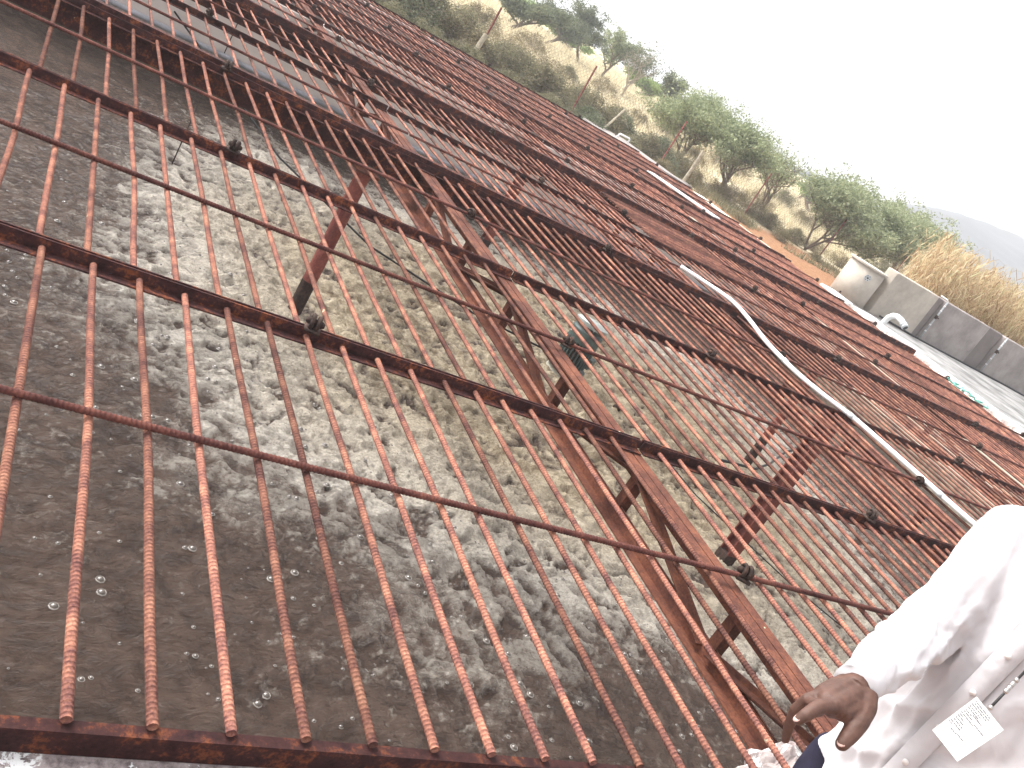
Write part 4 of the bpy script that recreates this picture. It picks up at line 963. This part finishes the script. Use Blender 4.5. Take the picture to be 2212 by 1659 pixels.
def sleeve(ctrl, rad, seed, n=56, m_=170):
    ctrl = [Vector(c_) for c_ in ctrl]; ts = np.linspace(0, len(ctrl) - 1, m_); pts = []
    for t in ts:
        i = min(int(t), len(ctrl) - 2); u_ = t - i; p0, p1, p2, p3 = ctrl[max(i - 1, 0)], ctrl[i], ctrl[i + 1], ctrl[min(i + 2, len(ctrl) - 1)]
        pts.append(.5 * ((2 * p1) + (p2 - p0) * u_ + (2 * p0 - 5 * p1 + 4 * p2 - p3) * u_ * u_ + (3 * p1 - p0 - 3 * p2 + p3) * u_ ** 3))
    rads = np.interp(ts, range(len(rad)), rad); prev = None; V_ = []; F_ = []
    for i, p_ in enumerate(pts):
        t = (pts[min(i + 1, m_ - 1)] - pts[max(i - 1, 0)]).normalized(); a_ = t.orthogonal().normalized() if prev is None else (prev - t * prev.dot(t)).normalized(); prev = a_; b_ = t.cross(a_)
        al = ts[i] / (len(ctrl) - 1)
        f_ = 1 - np.abs(2 * fbm(np.cos(ang2) * .9 + 4 + al * 9, np.sin(ang2) * .9 + 4 + al * 2.5, seed, 3, .55) - 1) ** .75
        g_ = 1 - np.abs(2 * fbm(np.cos(ang2) * 2.0 + 4 + al * 4, np.sin(ang2) * 2.0 + 4 - al * 3, seed + 9, 2, .5) - 1) ** .75
        amp = .0115 * (.25 + math.exp(-((al - .50) / .16) ** 2) + .75 * math.exp(-((al - .80) / .14) ** 2) + .4 * math.exp(-((al - .15) / .1) ** 2)) * min(1, (1 - al) * 9)
        rr_ = rads[i] + amp * (1.2 * (f_ - .62) + .6 * (g_ - .6)) * 1.5
        V_ += [p_ + (a_ * math.cos(q) + b_ * math.sin(q)) * rr_[k] for k, q in enumerate(ang2)]
    for i in range(m_ - 1):
        for k in range(n): F_.append((i * n + k, i * n + (k + 1) % n, (i + 1) * n + (k + 1) % n, (i + 1) * n + k))
    F_.append(tuple(range(n - 1, -1, -1))); F_.append(tuple((m_ - 1) * n + k for k in range(n)))
    sbm.add(V_, F_)
ang2 = np.arange(56) * 2 * math.pi / 56
sleeve([C(1.00, -.01, -.08), SH, SH.lerp(EL, .5), EL, EL.lerp(WR, .35), EL.lerp(WR, .7), WR.lerp(EL, .08)], [.070, .070, .063, .058, .056, .048, .038], 401)
sleeve([C(1.0, -.01, .12), SL, SL.lerp(ELl, .5), ELl, ELl.lerp(WRl, .5), WRl.lerp(ELl, .1)], [.070, .068, .062, .056, .050, .040], 431)
shirt = pobj(sbm, 'shirt', 'shirt'); remesh(shirt, .0045, 5, .5)
# cuff
cd_ = (WR - EL).normalized(); cb = MB()
c0 = WR + cd_ * .012; c1 = WR - cd_ * .045
cb.tube([c1, c1.lerp(c0, .5), c0, c0 - cd_ * .003, c1.lerp(c0, .3)], [.041, .0395, .040, .0355, .035], 30, cap=False)
o = pobj(cb, 'cuff', 'shirt')
# placket with buttons: strip following the torso front
def front(z, s, lift=.0):
    zs = [.40, .47, .60, .72, .84, .95, 1.02]; hw = np.interp(z, TZ, THW); hdp = np.interp(z, TZ, THD); of = -.01
    ca = max(-1, min(1, (s - of) / hw)); return C(z, .016 + hdp * (1 - abs(ca) ** 2.4) ** (1 / 2.4) + lift, s)
so_ = -.058
mbp = MB(); nz = 40
for j in range(nz + 1):
    z_ = .47 + j * (.58 / nz)
    for s_ in (-.022, -.021, .021, .022): mbp.v.append(tuple(front(z_, so_ + s_, .004 if abs(s_) > .0215 else .009)))
for j in range(nz):
    for k in range(3): mbp.f.append((j * 4 + k, j * 4 + k + 1, (j + 1) * 4 + k + 1, (j + 1) * 4 + k))
o = pobj(mbp, 'placket', 'shirt')
for z_ in (.535, .635, .735, .835, .935):
    q = front(z_, so_, .011); t = FD; mbn = MB().tube([q - FD * .002, q + FD * .0025], .0062, 14); pobj(mbn, 'button', 'button')
# ---- card on a chain: hangs on the chest, a thing of its own
cA, cB, cC, cD = P(2014, 1577, 1.66), P(2110, 1505, 1.66), P(2168, 1577, 1.64), P(2068, 1645, 1.64)
ce = (cA + cB + cC + cD) / 4; cx_ = (cB - cA); cy_ = (cC - cB); cn = cx_.cross(cy_).normalized()
if cn.dot(tocam) < 0: cn = -cn
card = empty('id_card', ce); tag(card, 'white printed card hanging from a chain in front of the white shirt', 'card')
def quad(u0, u1, v0, v1, lift, th):
    a_ = [cA.lerp(cB, u).lerp(cD.lerp(cC, u), v_) + cn * lift - ce for u, v_ in ((u0, v0), (u1, v0), (u1, v1), (u0, v1))]
    b_ = [q - cn * th for q in a_]; mb_ = MB(); mb_.v = [tuple(q) for q in a_ + b_]; mb_.f = [(0, 1, 2, 3), (7, 6, 5, 4), (0, 4, 5, 1), (1, 5, 6, 2), (2, 6, 7, 3), (3, 7, 4, 0)]; return mb_
o = quad(0, 1, 0, 1, 0, .0012).build('card_body', M['card'], card)
ink = MB(); r5 = random.Random(9)
for (u, v0, v1) in [(.22, .03, .05), (.28, .22, .42), (.30, .42, .66), (.34, .05, .16), (.38, .06, .42), (.43, .07, .42), (.48, .07, .35), (.53, .06, .30), (.57, .08, .2), (.61, .05, .5), (.64, .5, .85), (.66, .08, .38), (.70, .08, .3), (.73, .3, .62), (.76, .06, .45), (.80, .06, .5), (.85, .05, .6), (.89, .1, .62), (.93, .05, .6)]:
    v_ = v0
    while v_ < v1:
        e_ = min(v1, v_ + r5.uniform(.04, .12)); k = len(ink.v); qd = quad(u, u + .014, v_, e_, .0006, .0003); ink.add(qd.v, qd.f); v_ = e_ + .018
ink.build('print', M['ink'], card)
ca_, cb_ = P(2138, 1530, 1.655), P(2216, 1448, 1.69)
top_ = C(1.08, .06, .06)
for t, L_ in ((.02, .005), (.46, .007), (.54, .006), (.63, .007), (.74, .005)):
    q = ca_.lerp(cb_, t) - ce; dr2 = (cb_ - ca_).normalized(); MB().tube([q - dr2 * L_, q - dr2 * L_ * .5, q + dr2 * L_ * .5, q + dr2 * L_], [.002, .0045, .0045, .002], 8).build('chain_link', M['chain'], card, True)
MB().tube([ca_ - ce, ca_.lerp(cb_, .5) - ce + Vector((0, 0, -.004)), cb_ - ce], .0026, 6).build('strap', M['leather'], card, True)
lz = MB(); lz.tube([cb_ - ce, front(.86, .06, .02) - ce, front(.98, .07, .03) - ce, top_ - ce], .004, 6); lz.build('lanyard', M['trouser'], card, True)
